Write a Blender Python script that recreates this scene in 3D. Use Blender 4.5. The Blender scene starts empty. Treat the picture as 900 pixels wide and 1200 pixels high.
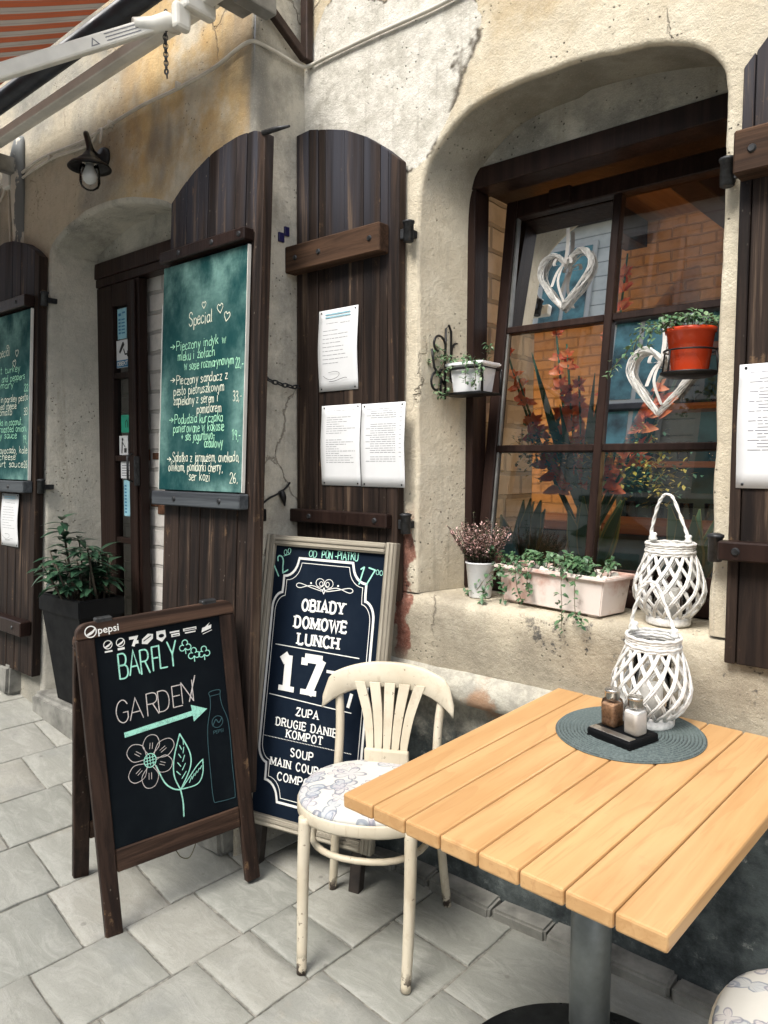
import bpy, bmesh, math, random
from mathutils import Vector, Matrix, Euler, noise as mnoise
from mathutils.geometry import tessellate_polygon
random.seed(7)
C = bpy.context.scene.collection
S = bpy.context.scene
PI = math.pi

# ------------------------------------------------------------------ camera, world, sun, exposure
cam_d = bpy.data.cameras.new('camera'); cam = bpy.data.objects.new('camera', cam_d); C.objects.link(cam); S.camera = cam
yaw, pit, rol = 0.71501531, -0.06104382, 0.00542533
fwd = Vector((-math.sin(yaw)*math.cos(pit), math.cos(yaw)*math.cos(pit), math.sin(pit)))
rgt = Vector((math.cos(yaw), math.sin(yaw), 0)); upv = rgt.cross(fwd)
r2 = math.cos(rol)*rgt + math.sin(rol)*upv; u2 = -math.sin(rol)*rgt + math.cos(rol)*upv
M = Matrix((r2, u2, -fwd)).transposed().to_4x4(); M.translation = Vector((0, 0, 1.4)); cam.matrix_world = M
cam_d.sensor_fit = 'VERTICAL'; cam_d.sensor_height = 36; cam_d.lens = 36*881.9/1200
cam_d.clip_start = 0.03; cam_d.clip_end = 400
S.render.resolution_x, S.render.resolution_y = 768, 1024

SUN_EL, SUN_AZ = math.radians(52), math.radians(-4)      # azimuth measured from -Y (the street side) toward +X
sun_dir = Vector((math.sin(-SUN_AZ)*math.cos(SUN_EL)*1.0, -math.cos(SUN_AZ)*math.cos(SUN_EL), math.sin(SUN_EL)))
W = bpy.data.worlds.new('World'); S.world = W; W.use_nodes = True
wn = W.node_tree; bg = wn.nodes['Background']
sky = wn.nodes.new('ShaderNodeTexSky'); sky.sky_type = 'NISHITA'; sky.sun_disc = False
sky.sun_elevation = SUN_EL; sky.sun_rotation = math.atan2(sun_dir.x, sun_dir.y); sky.dust_density = 4.0; sky.air_density = 1.0
hs = wn.nodes.new('ShaderNodeHueSaturation'); hs.inputs['Saturation'].default_value = 0.46; hs.inputs['Value'].default_value = 1.0
wn.links.new(sky.outputs[0], hs.inputs['Color']); wn.links.new(hs.outputs[0], bg.inputs[0]); bg.inputs[1].default_value = 0.15
sl = bpy.data.lights.new('sun', 'SUN'); sl.energy = 1.5; sl.angle = math.radians(24); sl.color = (1, .96, .88)
so = bpy.data.objects.new('sun', sl); C.objects.link(so); so.rotation_euler = sun_dir.to_track_quat('Z', 'Y').to_euler(); so.location = (0, -4, 9)
S.view_settings.view_transform = 'Standard'; S.view_settings.look = 'None'; S.view_settings.gamma = 1; S.view_settings.use_curve_mapping = False
S.view_settings.exposure = 1.17

# ------------------------------------------------------------------ node helper
class NB:
    def __init__(s, name):
        s.m = bpy.data.materials.new(name); s.m.use_nodes = True; s.t = s.m.node_tree
        s.b = s.t.nodes['Principled BSDF']; s.out = s.t.nodes['Material Output']; s._co = None
    def n(s, ty, **k):
        x = s.t.nodes.new(ty)
        for a, v in k.items(): setattr(x, a, v)
        return x
    def put(s, sock, v):
        if isinstance(v, bpy.types.NodeSocket): s.t.links.new(v, sock)
        elif isinstance(v, (tuple, list)):
            sock.default_value = (tuple(v)+(1,))[:4] if sock.type == 'RGBA' else tuple(v)[:3]
        else: sock.default_value = v
    @property
    def co(s):
        if not s._co: s._co = s.n('ShaderNodeTexCoord').outputs['Object']
        return s._co
    def map(s, scale=(1, 1, 1), loc=(0, 0, 0), rot=(0, 0, 0), v=None):
        x = s.n('ShaderNodeMapping'); s.put(x.inputs[0], v or s.co); x.inputs[1].default_value = loc; x.inputs[2].default_value = rot; x.inputs[3].default_value = scale
        return x.outputs[0]
    def noise(s, scale=5, detail=4, rough=.55, v=None, dist=0, col=False):
        x = s.n('ShaderNodeTexNoise'); s.put(x.inputs['Vector'], v or s.co)
        x.inputs['Scale'].default_value = scale; x.inputs['Detail'].default_value = detail; x.inputs['Roughness'].default_value = rough; x.inputs['Distortion'].default_value = dist
        return x.outputs[1 if col else 0]
    def voro(s, scale=5, feature='F1', v=None, out=0):
        x = s.n('ShaderNodeTexVoronoi', feature=feature); s.put(x.inputs['Vector'], v or s.co); x.inputs['Scale'].default_value = scale
        return x.outputs[out]
    def ramp(s, f, stops, interp='LINEAR'):
        x = s.n('ShaderNodeValToRGB'); x.color_ramp.interpolation = interp; e = x.color_ramp.elements
        while len(e) < len(stops): e.new(.5)
        for i, (p, c) in enumerate(stops):
            e[i].position = p; e[i].color = (c, c, c, 1) if not isinstance(c, tuple) else (c+(1,))[:4]
        s.put(x.inputs[0], f); return x.outputs[0]
    def mix(s, f, a, b, blend='MIX'):
        x = s.n('ShaderNodeMix', data_type='RGBA', blend_type=blend); s.put(x.inputs[0], f); s.put(x.inputs[6], a); s.put(x.inputs[7], b); return x.outputs[2]
    def math(s, op, a, b=0.0, c=0.0, clamp=False):
        x = s.n('ShaderNodeMath', operation=op, use_clamp=clamp); s.put(x.inputs[0], a); s.put(x.inputs[1], b); s.put(x.inputs[2], c); return x.outputs[0]
    def sep(s, v=None):
        x = s.n('ShaderNodeSeparateXYZ'); s.put(x.inputs[0], v or s.co); return x.outputs
    def step(s, v, a, b):     # 0 at a, 1 at b, smooth
        x = s.n('ShaderNodeMapRange', interpolation_type='SMOOTHSTEP'); s.put(x.inputs[0], v); x.inputs[1].default_value = a; x.inputs[2].default_value = b
        x.inputs[3].default_value = 0; x.inputs[4].default_value = 1
        return x.outputs[0]
    def island(s): return s.n('ShaderNodeNewGeometry').outputs['Random Per Island']
    def bump(s, h, st=.3, d=.01, prev=None):
        x = s.n('ShaderNodeBump'); x.inputs['Strength'].default_value = st; x.inputs['Distance'].default_value = d; s.put(x.inputs['Height'], h)
        if prev: s.put(x.inputs['Normal'], prev)
        return x.outputs[0]
    def done(s, col=None, rough=.6, metal=0, nrm=None, **k):
        if col is not None: s.put(s.b.inputs['Base Color'], col)
        s.put(s.b.inputs['Roughness'], rough); s.put(s.b.inputs['Metallic'], metal)
        if nrm: s.put(s.b.inputs['Normal'], nrm)
        for a, v in k.items(): s.put(s.b.inputs[a.replace('_', ' ')], v)
        return s.m

def simple(name, col, rough=.5, metal=0, var=.12, scale=30, bump=0, **k):
    b = NB(name); f = b.noise(scale, 5, .6)
    c2 = tuple(max(0, x*(1-var*2)) for x in col); c3 = tuple(min(1, x*(1+var)) for x in col)
    c = b.ramp(f, [(.3, c2), (.7, c3)])
    r = b.ramp(b.noise(scale*.6, 4), [(.3, max(.03, rough-.1)), (.7, min(1, rough+.1))])
    return b.done(c, r, metal, b.bump(f, bump, .003) if bump else None, **k)

# ------------------------------------------------------------------ materials
def make_plaster(name, kind):
    b = NB(name); X, Y, Z = b.sep()
    big = b.noise(1.3, 8, .68); med = b.noise(5, 12, .74); fine = b.noise(38, 6, .75); grit = b.noise(210, 2, .8)
    wob = b.math('MULTIPLY_ADD', b.noise(2.6, 5, .6), .9, -.45)
    zz = b.math('ADD', Z, wob); xx = b.math('ADD', X, b.math('MULTIPLY', wob, .6))
    streak = b.noise(1, 9, .72, b.map((11, 11, .6)))
    cream = b.mix(b.step(med, .38, .68), (.57, .505, .385), (.69, .63, .50))
    ochre = b.mix(b.step(med, .35, .68), (.52, .345, .155), (.63, .47, .25))
    grey = b.mix(b.step(med, .32, .7), (.23, .225, .195), (.40, .375, .315))
    pale = b.mix(b.step(b.noise(16, 7, .7), .35, .62), (.50, .475, .41), (.70, .67, .60))
    if kind == 'street':        # the bay with the window
        och2 = b.mix(b.step(med, .35, .68), (.47, .37, .23), (.60, .51, .36)); c = b.mix(b.math('MULTIPLY', b.step(zz, 2.36, 2.76), b.step(big, .36, .52)), cream, och2)
        # missing render: pale undercoat, with an edge of its own
        e1 = b.math('POWER', b.math('DIVIDE', b.math('ADD', xx, 1.76), .36), 2.0); e2 = b.math('POWER', b.math('DIVIDE', b.math('ADD', zz, -2.70), .42), 2.0)
        d = b.math('ADD', e1, e2)
        patch = b.math('LESS_THAN', d, 1.0); rim = b.math('SUBTRACT', 1.0, b.step(b.math('ABSOLUTE', b.math('SUBTRACT', d, 1.0)), .0, .09))
        c = b.mix(patch, c, pale)
        c = b.mix(b.math('MULTIPLY', rim, b.step(b.noise(9, 3), .5, .56)), c, (.10, .085, .065))
        low = b.step(zz, 1.12, .82)
        c = b.mix(b.math('MULTIPLY', low, .85), c, b.mix(b.step(b.noise(7, 6, .7), .35, .65), (.24, .21, .16), (.38, .335, .255)))
        blk = b.math('MULTIPLY', b.math('MULTIPLY', b.step(b.noise(13, 6, .75), .56, .64), b.step(b.math('ABSOLUTE', b.math('ADD', Z, -.90)), .12, .03)), b.step(X, -1.25, -1.05))
        c = b.mix(blk, c, (.055, .055, .055))
        # rust stain by the ledge, red patch under the hinge, green-black at the jamb foot
        ru = b.math('ADD', b.math('POWER', b.math('DIVIDE', b.math('ADD', xx, 1.29), .05), 2.0), b.math('POWER', b.math('DIVIDE', b.math('ADD', zz, -.70), .06), 2.0))
        c = b.mix(b.math('MULTIPLY', b.step(ru, 1.3, .3), .85), c, (.36, .15, .045))
        rd = b.math('MULTIPLY', b.step(b.math('ABSOLUTE', b.math('ADD', b.math('ADD', X, 1.607), b.math('MULTIPLY_ADD', b.noise(11, 4), .16, -.08))), .034, .022), b.math('MULTIPLY', b.step(Z, .72, .80), b.step(zz, 1.33, 1.26)))
        c = b.mix(b.math('MULTIPLY', rd, .9), c, b.mix(b.step(fine, .4, .6), (.13, .035, .022), (.24, .075, .05)))
        soffit_shade = b.math('MULTIPLY', b.step(Y, 1.970, 1.985), b.step(b.math('ADD', Z, b.math('MULTIPLY', wob, .25)), 2.22, 2.38))  # shade under the window arch, painted into the plaster as patchy grey-green
        c = b.mix(b.math('MULTIPLY', soffit_shade, .8), c, b.mix(b.step(b.noise(4.5, 6, .65), .38, .64), (.135, .135, .12), (.29, .285, .25)))
    elif kind == 'door':
        och = b.math('MULTIPLY', b.step(zz, 2.15, 2.65), b.step(xx, -3.35, -2.75))
        c = b.mix(b.step(big, .40, .56), grey, b.mix(.6, cream, (.42, .37, .28)))
        c = b.mix(och, c, b.mix(b.step(b.noise(3.1, 5, .6), .40, .58), cream, ochre))
        side = b.math('MULTIPLY', b.step(X, -2.135, -2.118), b.step(Y, 1.60, 1.66))
        sidec = b.mix(b.step(b.noise(6, 6, .7), .35, .62), (.34, .32, .27), (.56, .52, .43))
        c = b.mix(side, c, sidec)
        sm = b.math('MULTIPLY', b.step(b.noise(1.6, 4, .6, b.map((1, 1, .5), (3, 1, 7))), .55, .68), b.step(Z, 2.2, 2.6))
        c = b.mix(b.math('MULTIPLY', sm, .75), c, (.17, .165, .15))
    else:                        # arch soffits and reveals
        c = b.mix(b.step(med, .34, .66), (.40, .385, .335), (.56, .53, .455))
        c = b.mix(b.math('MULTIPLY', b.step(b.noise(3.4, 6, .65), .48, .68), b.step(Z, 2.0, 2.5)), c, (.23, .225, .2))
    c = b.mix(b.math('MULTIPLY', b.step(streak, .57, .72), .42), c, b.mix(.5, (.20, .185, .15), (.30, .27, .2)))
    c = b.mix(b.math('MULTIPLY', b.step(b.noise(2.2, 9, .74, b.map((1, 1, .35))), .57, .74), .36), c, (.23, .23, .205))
    c = b.mix(b.math('MULTIPLY', b.step(fine, .42, .72), .18), c, (.25, .22, .17))
    c = b.mix(b.math('MULTIPLY', b.step(grit, .54, .76), .26), c, (.17, .15, .12)); c = b.mix(b.math('MULTIPLY', b.step(grit, .44, .28), .22), c, (.74, .70, .62))
    drip = b.noise(1, 5, .6, b.map((42, 42, .9))); c = b.mix(b.math('MULTIPLY', b.math('MULTIPLY', b.step(drip, .60, .70), b.step(big, .45, .60)), .25), c, (.22, .20, .17))
    pits = b.math('MULTIPLY', b.step(b.voro(52), .19, .09), b.step(b.noise(3.5, 6, .7), .51, .60))
    c = b.mix(b.math('MULTIPLY', pits, .85), c, (.06, .055, .045))
    vcr = b.n('ShaderNodeTexVoronoi', feature='DISTANCE_TO_EDGE'); vcr.inputs['Scale'].default_value = 1.7
    b.put(vcr.inputs['Vector'], b.mix(.16, b.co, b.noise(5, 5, .6, col=True)))
    crack = b.math('MULTIPLY', b.step(vcr.outputs[0], .0065, .002), b.step(b.noise(1.9, 3), .56, .62))
    c = b.mix(b.math('MULTIPLY', crack, .55), c, (.13, .11, .085))
    h = b.math('ADD', b.math('MULTIPLY', med, 1.0), b.math('MULTIPLY', fine, .5))
    h = b.math('SUBTRACT', h, b.math('ADD', pits, b.math('MULTIPLY', crack, .8)))
    if kind == 'street': h = b.math('SUBTRACT', h, b.math('MULTIPLY', patch, .5))
    nr = b.bump(h, .8, .014)
    nr = b.bump(grit, .4, .004, nr)
    return b.done(c, .92, 0, nr, Specular_IOR_Level=.2)

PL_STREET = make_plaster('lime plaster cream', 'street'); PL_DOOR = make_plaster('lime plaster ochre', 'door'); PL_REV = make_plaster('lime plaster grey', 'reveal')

def make_plinth():
    b = NB('plinth render'); X, Y, Z = b.sep(); n1 = b.noise(4, 7, .7); n2 = b.noise(14, 7, .75); st = b.noise(1, 6, .7, b.map((7, 7, 1.4)))
    c = b.mix(b.step(n1, .36, .62), (.026, .034, .036), (.135, .158, .155))
    c = b.mix(b.math('MULTIPLY', b.step(n2, .57, .64), .8), c, (.40, .41, .38))
    c = b.mix(b.math('MULTIPLY', b.step(st, .5, .72), .7), c, (.025, .028, .03))
    c = b.mix(b.math('MULTIPLY', b.step(b.math('ADD', Z, b.math('MULTIPLY', n1, .9)), .80, .50), .65), c, b.mix(b.step(n2, .42, .62), (.010, .015, .018), (.075, .09, .09)))
    c = b.mix(b.math('MULTIPLY', b.step(b.voro(15), .16, .10), b.step(n1, .45, .6)), c, (.36, .38, .36))
    c = b.mix(b.math('MULTIPLY', b.step(b.math('ADD', Z, b.math('MULTIPLY', n2, .45)), .66, .86), .85), c, b.mix(b.step(n2, .4, .6), (.33, .31, .26), (.50, .47, .39)))
    ru = b.math('ADD', b.math('POWER', b.math('DIVIDE', b.math('ADD', X, b.math('MULTIPLY_ADD', n2, .16, 1.19)), .05), 2.0), b.math('POWER', b.math('DIVIDE', b.math('ADD', Z, b.math('MULTIPLY_ADD', n1, .2, -.78)), .06), 2.0))
    c = b.mix(b.math('MULTIPLY', b.step(ru, 1.6, .1), .7), c, (.30, .13, .045))
    return b.done(c, .85, 0, b.bump(b.math('ADD', n1, b.math('MULTIPLY', n2, .7)), .7, .015))
PLINTH = make_plinth()

def make_slab():
    b = NB('riven sandstone'); r = b.island()
    off = b.n('ShaderNodeCombineXYZ'); b.put(off.inputs[0], b.math('MULTIPLY', r, 37)); b.put(off.inputs[1], b.math('MULTIPLY', r, 91)); b.put(off.inputs[2], r)
    v = b.n('ShaderNodeVectorMath', operation='ADD'); b.put(v.inputs[0], b.co); b.put(v.inputs[1], off.outputs[0]); v = v.outputs[0]
    riv = b.noise(1, 9, .68, b.map((6, 15, 5), v=v, rot=(0, 0, .5)), 1.6); n = b.noise(3, 5, .6, v); f = b.noise(60, 4, .7, v)
    c = b.ramp(r, [(0, (.245, .250, .222)), (.35, (.285, .285, .252)), (.7, (.315, .305, .265)), (1, (.265, .27, .245))])
    c = b.mix(b.math('MULTIPLY', b.step(riv, .4, .66), .4), c, (.43, .425, .39))
    c = b.mix(b.math('MULTIPLY', b.step(n, .52, .7), .5), c, (.19, .20, .19))
    c = b.mix(b.math('MULTIPLY', b.step(b.noise(2.2, 5, .65, v), .62, .74), .35), c, (.34, .26, .16))
    c = b.mix(b.math('MULTIPLY', b.step(f, .5, .75), .3), c, (.17, .17, .155)); gg = b.noise(260, 2, .8, v); c = b.mix(b.math('MULTIPLY', b.step(gg, .5, .7), .25), c, (.14, .14, .13)); c = b.mix(b.math('MULTIPLY', b.step(b.voro(9, v=v), .10, .05), .5), c, (.11, .10, .09))
    nr = b.bump(riv, .34, .010); nr = b.bump(f, .2, .003, nr)
    return b.done(c, b.ramp(n, [(.3, .6), (.7, .8)]), 0, nr)
SLAB = make_slab()
MORTAR = simple('joint sand', (.24, .23, .20), .95, 0, .35, 40, .5)
STONE = simple('kerb stone', (.24, .235, .21), .9, 0, .3, 9, .6)

def make_wood(name, base, light, weather, wz=(2.2, 2.9), axis='Z', rough=.68, wear=.0):
    b = NB(name); r = b.island(); X, Y, Z = b.sep()
    off = b.n('ShaderNodeCombineXYZ'); b.put(off.inputs[0], b.math('MULTIPLY', r, 23)); b.put(off.inputs[1], b.math('MULTIPLY', r, 51)); b.put(off.inputs[2], b.math('MULTIPLY', r, 7))
    v = b.n('ShaderNodeVectorMath', operation='ADD'); b.put(v.inputs[0], b.co); b.put(v.inputs[1], off.outputs[0]); v = v.outputs[0]
    sc = {'Z': (30, 30, 1.1), 'X': (1.1, 30, 30), 'Y': (30, 1.1, 30)}[axis]
    gr = b.noise(1, 7, .68, b.map(sc, v=v), .6); gr2 = b.noise(1, 5, .6, b.map(tuple(s*.28 for s in sc), v=v)); ff = b.noise(1, 3, .6, b.map(tuple(s*4 for s in sc), v=v))
    c = b.mix(b.step(gr, .36, .66), base, light)
    c = b.mix(b.math('MULTIPLY', b.step(r, .1, .9), .45), c, tuple(x*.5 for x in base))
    if weather:
        w = b.math('MULTIPLY', b.step(Z, *wz), b.step(gr2, .36, .60))
        c = b.mix(b.math('MULTIPLY', w, .8), c, weather)
        c = b.mix(b.math('MULTIPLY', b.math('MULTIPLY', b.step(gr, .56, .66), b.step(gr2, .42, .55)), .7), c, (.15, .105, .072))
    if wear:
        c = b.mix(b.math('MULTIPLY', b.math('MULTIPLY', b.step(b.noise(14, 5, .7, v), .60, .68), b.step(gr, .45, .6)), wear), c, (.26, .16, .085))
        c = b.mix(b.math('MULTIPLY', b.math('MULTIPLY', b.step(b.voro(41, v=b.map((1, 1, .6), v=v)), .13, .03), b.step(b.noise(4, 4, .7, v), .54, .62)), wear), c, (.42, .37, .30))
    nr = b.bump(gr, .5, .004); nr = b.bump(ff, .3, .0015, nr)
    return b.done(c, rough, 0, nr, Specular_IOR_Level=.16)
W_SHUT = make_wood('dark shutter wood', (.012, .0085, .0075), (.058, .037, .027), (.052, .054, .068), (1.9, 2.5), 'Z', .62, .35)
W_BATT = make_wood('weathered batten wood', (.035, .020, .013), (.125, .068, .040), None, axis='X', rough=.75)
W_BATG = make_wood('grey batten wood', (.045, .050, .058), (.12, .135, .145), None, axis='X', rough=.75)
W_FRAME = make_wood('stained window wood', (.017, .0095, .008), (.034, .019, .015), None, axis='Z', rough=.38)
W_ASIGN = make_wood('antique sign wood', (.018, .011, .009), (.066, .038, .027), None, axis='Z', rough=.55, wear=.5)
W_ASIGNX = make_wood('antique sign wood rail', (.026, .015, .011), (.105, .060, .040), None, axis='X', rough=.55, wear=.45)
W_GREY = make_wood('driftwood moulding', (.22, .195, .155), (.47, .43, .35), None, axis='Z', rough=.8)
W_GREYX = make_wood('driftwood moulding rail', (.22, .195, .155), (.45, .41, .33), None, axis='X', rough=.8)
W_DARKLEG = simple('dark leg wood', (.03, .022, .018), .6, 0, .3, 25)
def make_table():
    b = NB('oiled table wood'); r = b.island()
    off = b.n('ShaderNodeCombineXYZ'); b.put(off.inputs[0], b.math('MULTIPLY', r, 23)); b.put(off.inputs[1], b.math('MULTIPLY', r, 51))
    v = b.n('ShaderNodeVectorMath', operation='ADD'); b.put(v.inputs[0], b.co); b.put(v.inputs[1], off.outputs[0]); v = v.outputs[0]
    g = b.noise(1, 6, .6, b.map((17, 1.1, 17), v=v), 1.0); f = b.noise(1, 4, .6, b.map((120, 5, 120), v=v)); w = b.noise(2.4, 3, .5, v)
    c = b.mix(b.step(g, .35, .68), (.455, .255, .105), (.545, .335, .155))
    c = b.mix(b.math('MULTIPLY', r, .28), c, (.51, .30, .125))
    c = b.mix(b.math('MULTIPLY', b.step(w, .5, .7), .3), c, (.66, .39, .17))
    c = b.mix(b.math('MULTIPLY', b.step(f, .52, .70), .32), c, (.36, .175, .06)); kn = b.voro(5.5, v=b.map((1, .35, 1), v=v)); c = b.mix(b.math('MULTIPLY', b.step(kn, .085, .03), .5), c, (.24, .105, .035)); rgz = b.math('FRACT', b.math('MULTIPLY', b.noise(1, 3, .5, b.map((5, .5, 5), v=v)), 9)); c = b.mix(b.math('MULTIPLY', b.step(rgz, .80, .98), .28), c, (.38, .19, .07)); c = b.mix(b.math('MULTIPLY', b.step(b.noise(9, 6, .7), .60, .72), .22), c, (.33, .18, .08))
    return b.done(c, .42, 0, b.bump(b.math('ADD', g, b.math('MULTIPLY', f, .4)), .12, .002))
W_TABLE = make_table()

def make_paint():
    b = NB('worn cream paint'); X, Y, Z = b.sep(); n = b.noise(18, 6, .7); m = b.noise(5, 4)
    c = b.mix(b.step(m, .35, .65), (.50, .435, .325), (.59, .53, .415))
    c = b.mix(b.math('MULTIPLY', b.step(n, .54, .66), .4), c, (.42, .34, .24)); c = b.mix(b.math('MULTIPLY', b.step(b.noise(1, 5, .7, b.map((60, 60, 6))), .58, .68), .4), c, (.40, .32, .22)); c = b.mix(b.math('MULTIPLY', b.step(b.noise(46, 3, .6), .68, .71), .7), c, (.13, .09, .06))
    chip = b.math('MULTIPLY', b.step(b.noise(30, 4, .6), .50, .54), b.step(Z, .07, .015))
    c = b.mix(chip, c, (.05, .035, .028))
    return b.done(c, .45, 0, b.bump(b.math('SUBTRACT', n, b.math('MULTIPLY', chip, 2)), .2, .002))
PAINT = make_paint()
def make_floral():
    b = NB('floral seat cloth'); X, Y, Z = b.sep()
    v2 = b.mix(.03, b.co, b.noise(12, 3, .5, col=True))
    c = b.mix(b.noise(30, 3), (.54, .53, .49), (.59, .58, .54))
    for sc, keep, pet, dark, fill, seed in ((9.0, .22, 5, (.13, .14, .19), (.42, .41, .46), 0.0), (12.0, .42, 2, (.16, .19, .24), (.30, .35, .42), 3.7), (17.0, .45, 4, (.20, .20, .25), (.50, .45, .47), 8.1)):
        vo = b.n('ShaderNodeTexVoronoi', voronoi_dimensions='2D'); vo.inputs['Scale'].default_value = sc; mp = b.map((1, 1, 1), (seed, seed*.7, 0), v=v2); b.put(vo.inputs['Vector'], mp)
        df = b.n('ShaderNodeVectorMath', operation='SUBTRACT'); b.put(df.inputs[0], mp); b.put(df.inputs[1], vo.outputs['Position']); dx, dy, dz = b.sep(df.outputs[0])
        sc_ = b.n('ShaderNodeSeparateColor'); b.put(sc_.inputs[0], vo.outputs['Color'])
        rr = b.math('MULTIPLY', vo.outputs['Distance'], 1.0); an = b.math('ARCTAN2', dy, dx)
        pe = b.math('ABSOLUTE', b.math('COSINE', b.math('MULTIPLY_ADD', an, pet*.5, b.math('MULTIPLY', sc_.outputs[1], 6.0))))
        R = b.math('MULTIPLY_ADD', pe, .34, .10); dd = b.math('SUBTRACT', rr, R); on = b.math('GREATER_THAN', sc_.outputs[0], keep)
        c = b.mix(b.math('MULTIPLY', b.math('MULTIPLY', b.step(dd, .0, -.02), on), b.math('MULTIPLY_ADD', b.noise(26, 3), .9, -.05)), c, fill)
        c = b.mix(b.math('MULTIPLY', b.math('MULTIPLY', b.step(b.math('ABSOLUTE', dd), .055, .02), on), .75), c, dark)
        c = b.mix(b.math('MULTIPLY', b.math('MULTIPLY', b.math('MULTIPLY', b.step(b.math('ABSOLUTE', b.math('SINE', b.math('MULTIPLY', an, pet*2.5))), .18, .06), b.step(dd, -.02, -.05)), on), .5), c, dark)
    return b.done(c, .85, 0, b.bump(b.noise(220, 2), .15, .001))
FLORAL = make_floral()
def make_board(name, base, smear, amt, edge=None, spec=.12):
    b = NB(name); X, Y, Z = b.sep(); n = b.noise(3.2, 6, .65, b.map((1, 1, .7), rot=(0, .5, 0))); f = b.noise(1, 5, .7, b.map((22, 22, 60), rot=(0, .6, 0)))
    k = b.math('MULTIPLY', b.step(n, .40, .72), b.math('MULTIPLY_ADD', f, .9, .25))
    if edge:
        w, h = edge; ex = b.step(b.math('ABSOLUTE', X), w*.5-.11, w*.5); ez = b.math('MAXIMUM', b.step(Z, h-.30, h-.03), b.step(Z, .07, .0))
        k = b.math('ADD', b.math('MULTIPLY', k, .45), b.math('MULTIPLY', b.math('MAXIMUM', b.math('MULTIPLY', ex, .7), ez), b.math('MULTIPLY', b.step(n, .36, .62), b.math('MULTIPLY_ADD', f, .9, .3))))
    c = b.mix(b.math('MULTIPLY', k, amt), base, smear)
    return b.done(c, .75, 0, b.bump(f, .05, .001), Specular_IOR_Level=spec*.6)
B_GREEN = make_board('green slate', (.008, .052, .055), (.26, .46, .41), .75, (.5, .835))
B_BLACK = make_board('black slate', (.0035, .0055, .008), (.05, .07, .075), .16)
B_NAVY = make_board('navy panel', (.005, .010, .020), (.035, .05, .07), .3)
def chalkm(name, col, dark):
    b = NB(name); n = b.noise(420, 2, .8); m = b.noise(60, 3, .6); f = b.math('ADD', b.math('MULTIPLY', n, .75), b.math('MULTIPLY', m, .5)); return b.done(b.mix(b.step(f, .48, .62), tuple(dark*.5+x*.45 for x in col), col), .95, Specular_IOR_Level=.1)
CHALK = simple('white chalk', (.80, .80, .72), .95, 0, .15, 160)
CHALKY = chalkm('pale chalk', (.76, .80, .66), .03)
MINT = chalkm('mint chalk', (.36, .74, .61), .03)
CHALKDIM = simple('faint teal outline', (.03, .085, .10), .8, 0, .1, 60)
PRINTW = simple('white print', (.78, .78, .75), .6, 0, .04, 60)
PRINTK = simple('grey ink', (.17, .175, .20), .8, 0, .1, 90)
PRINTD = simple('black ink', (.02, .02, .022), .7, 0, .1, 90)
PRINTB = simple('blue ink', (.03, .18, .34), .6, 0, .1, 60)
PAPER = simple('white paper', (.66, .67, .68), .75, 0, .04, 4, .3)
CYANP = simple('pale blue print', (.30, .56, .66), .5, 0, .08, 20)
GREENP = simple('green sticker vinyl', (.02, .34, .22), .4, 0, .05, 20)
BLACKM = simple('black iron', (.010, .010, .011), .45, .3, .3, 40, .15)
IRON = simple('dull iron', (.05, .052, .055), .5, .7, .3, 60, .2)
STEEL = simple('brushed pedestal steel', (.23, .25, .25), .42, .8, .15, 14)
PEDBASE = simple('black base plate', (.008, .009, .011), .35, .2, .2, 30)
RUSTBR = simple('brown bracket steel', (.032, .016, .011), .55, .3, .3, 30)
WHITEM = simple('white powder coat', (.66, .65, .60), .4, 0, .1, 7)
GREYM = simple('aluminium grey', (.20, .20, .19), .4, .3, .2, 12)
CABLE = simple('off white cable', (.55, .52, .45), .5, 0, .12, 12)
WICKER = simple('white painted willow', (.72, .71, .68), .6, 0, .16, 70, .5)
ROPE = simple('white cotton rope', (.78, .78, .75), .9, 0, .1, 90, .4)
def make_mat():
    b = NB('woven teal grey yarn'); X, Y, Z = b.sep(); rr = b.math('SQRT', b.math('ADD', b.math('MULTIPLY', X, X), b.math('MULTIPLY', Y, Y))); f = b.math('FRACT', b.math('MULTIPLY', rr, 21/.17))
    n = b.noise(150, 3, .7); c = b.mix(b.step(f, .55, .95), (.085, .112, .112), (.022, .031, .032)); c = b.mix(b.math('MULTIPLY', b.step(n, .4, .7), .6), c, (.15, .185, .18)); return b.done(c, .92, 0, b.bump(n, .4, .002))
MATB = make_mat()
BLKPL = simple('black plastic', (.0035, .004, .005), .55, 0, .1, 20, 0, Specular_IOR_Level=.15)
SILV = simple('silver metal', (.50, .48, .44), .3, .9, .1, 30)
PEPPER = simple('ground pepper', (.36, .21, .12), .85, 0, .25, 200)
SALT = simple('fine salt', (.80, .79, .76), .8, 0, .04, 100)
WPOT = simple('white enamel', (.74, .75, .76), .3, 0, .04, 6)
REDPOT = simple('glazed red orange', (.62, .055, .012), .25, 0, .05, 6)
TERRA = None
def make_terra():
    b = NB('limewashed terracotta'); n = b.noise(7, 6, .68); c = b.mix(b.step(n, .34, .56), (.52, .33, .27), (.70, .62, .57))
    c = b.mix(b.math('MULTIPLY', b.step(b.noise(13, 5, .7), .62, .7), .5), c, (.30, .22, .18)); return b.done(c, .8, 0, b.bump(n, .15, .002))
TERRA = make_terra()
PEBBLE = simple('white pebbles', (.70, .66, .58), .7, 0, .1, 12)
SOIL = simple('potting soil', (.025, .018, .013), .95, 0, .3, 60, .8)
def leafmat(name, a, c2, rough=.45):
    b = NB(name); r = b.island(); return b.done(b.mix(r, a, c2), rough, 0, b.bump(b.noise(40, 3), .1, .002))
LEAF_D = leafmat('dark glossy leaf', (.010, .040, .022), (.042, .095, .052), .32)
LEAF_K = leafmat('snake plant leaf', (.09, .24, .14), (.18, .38, .22), .35)
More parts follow.
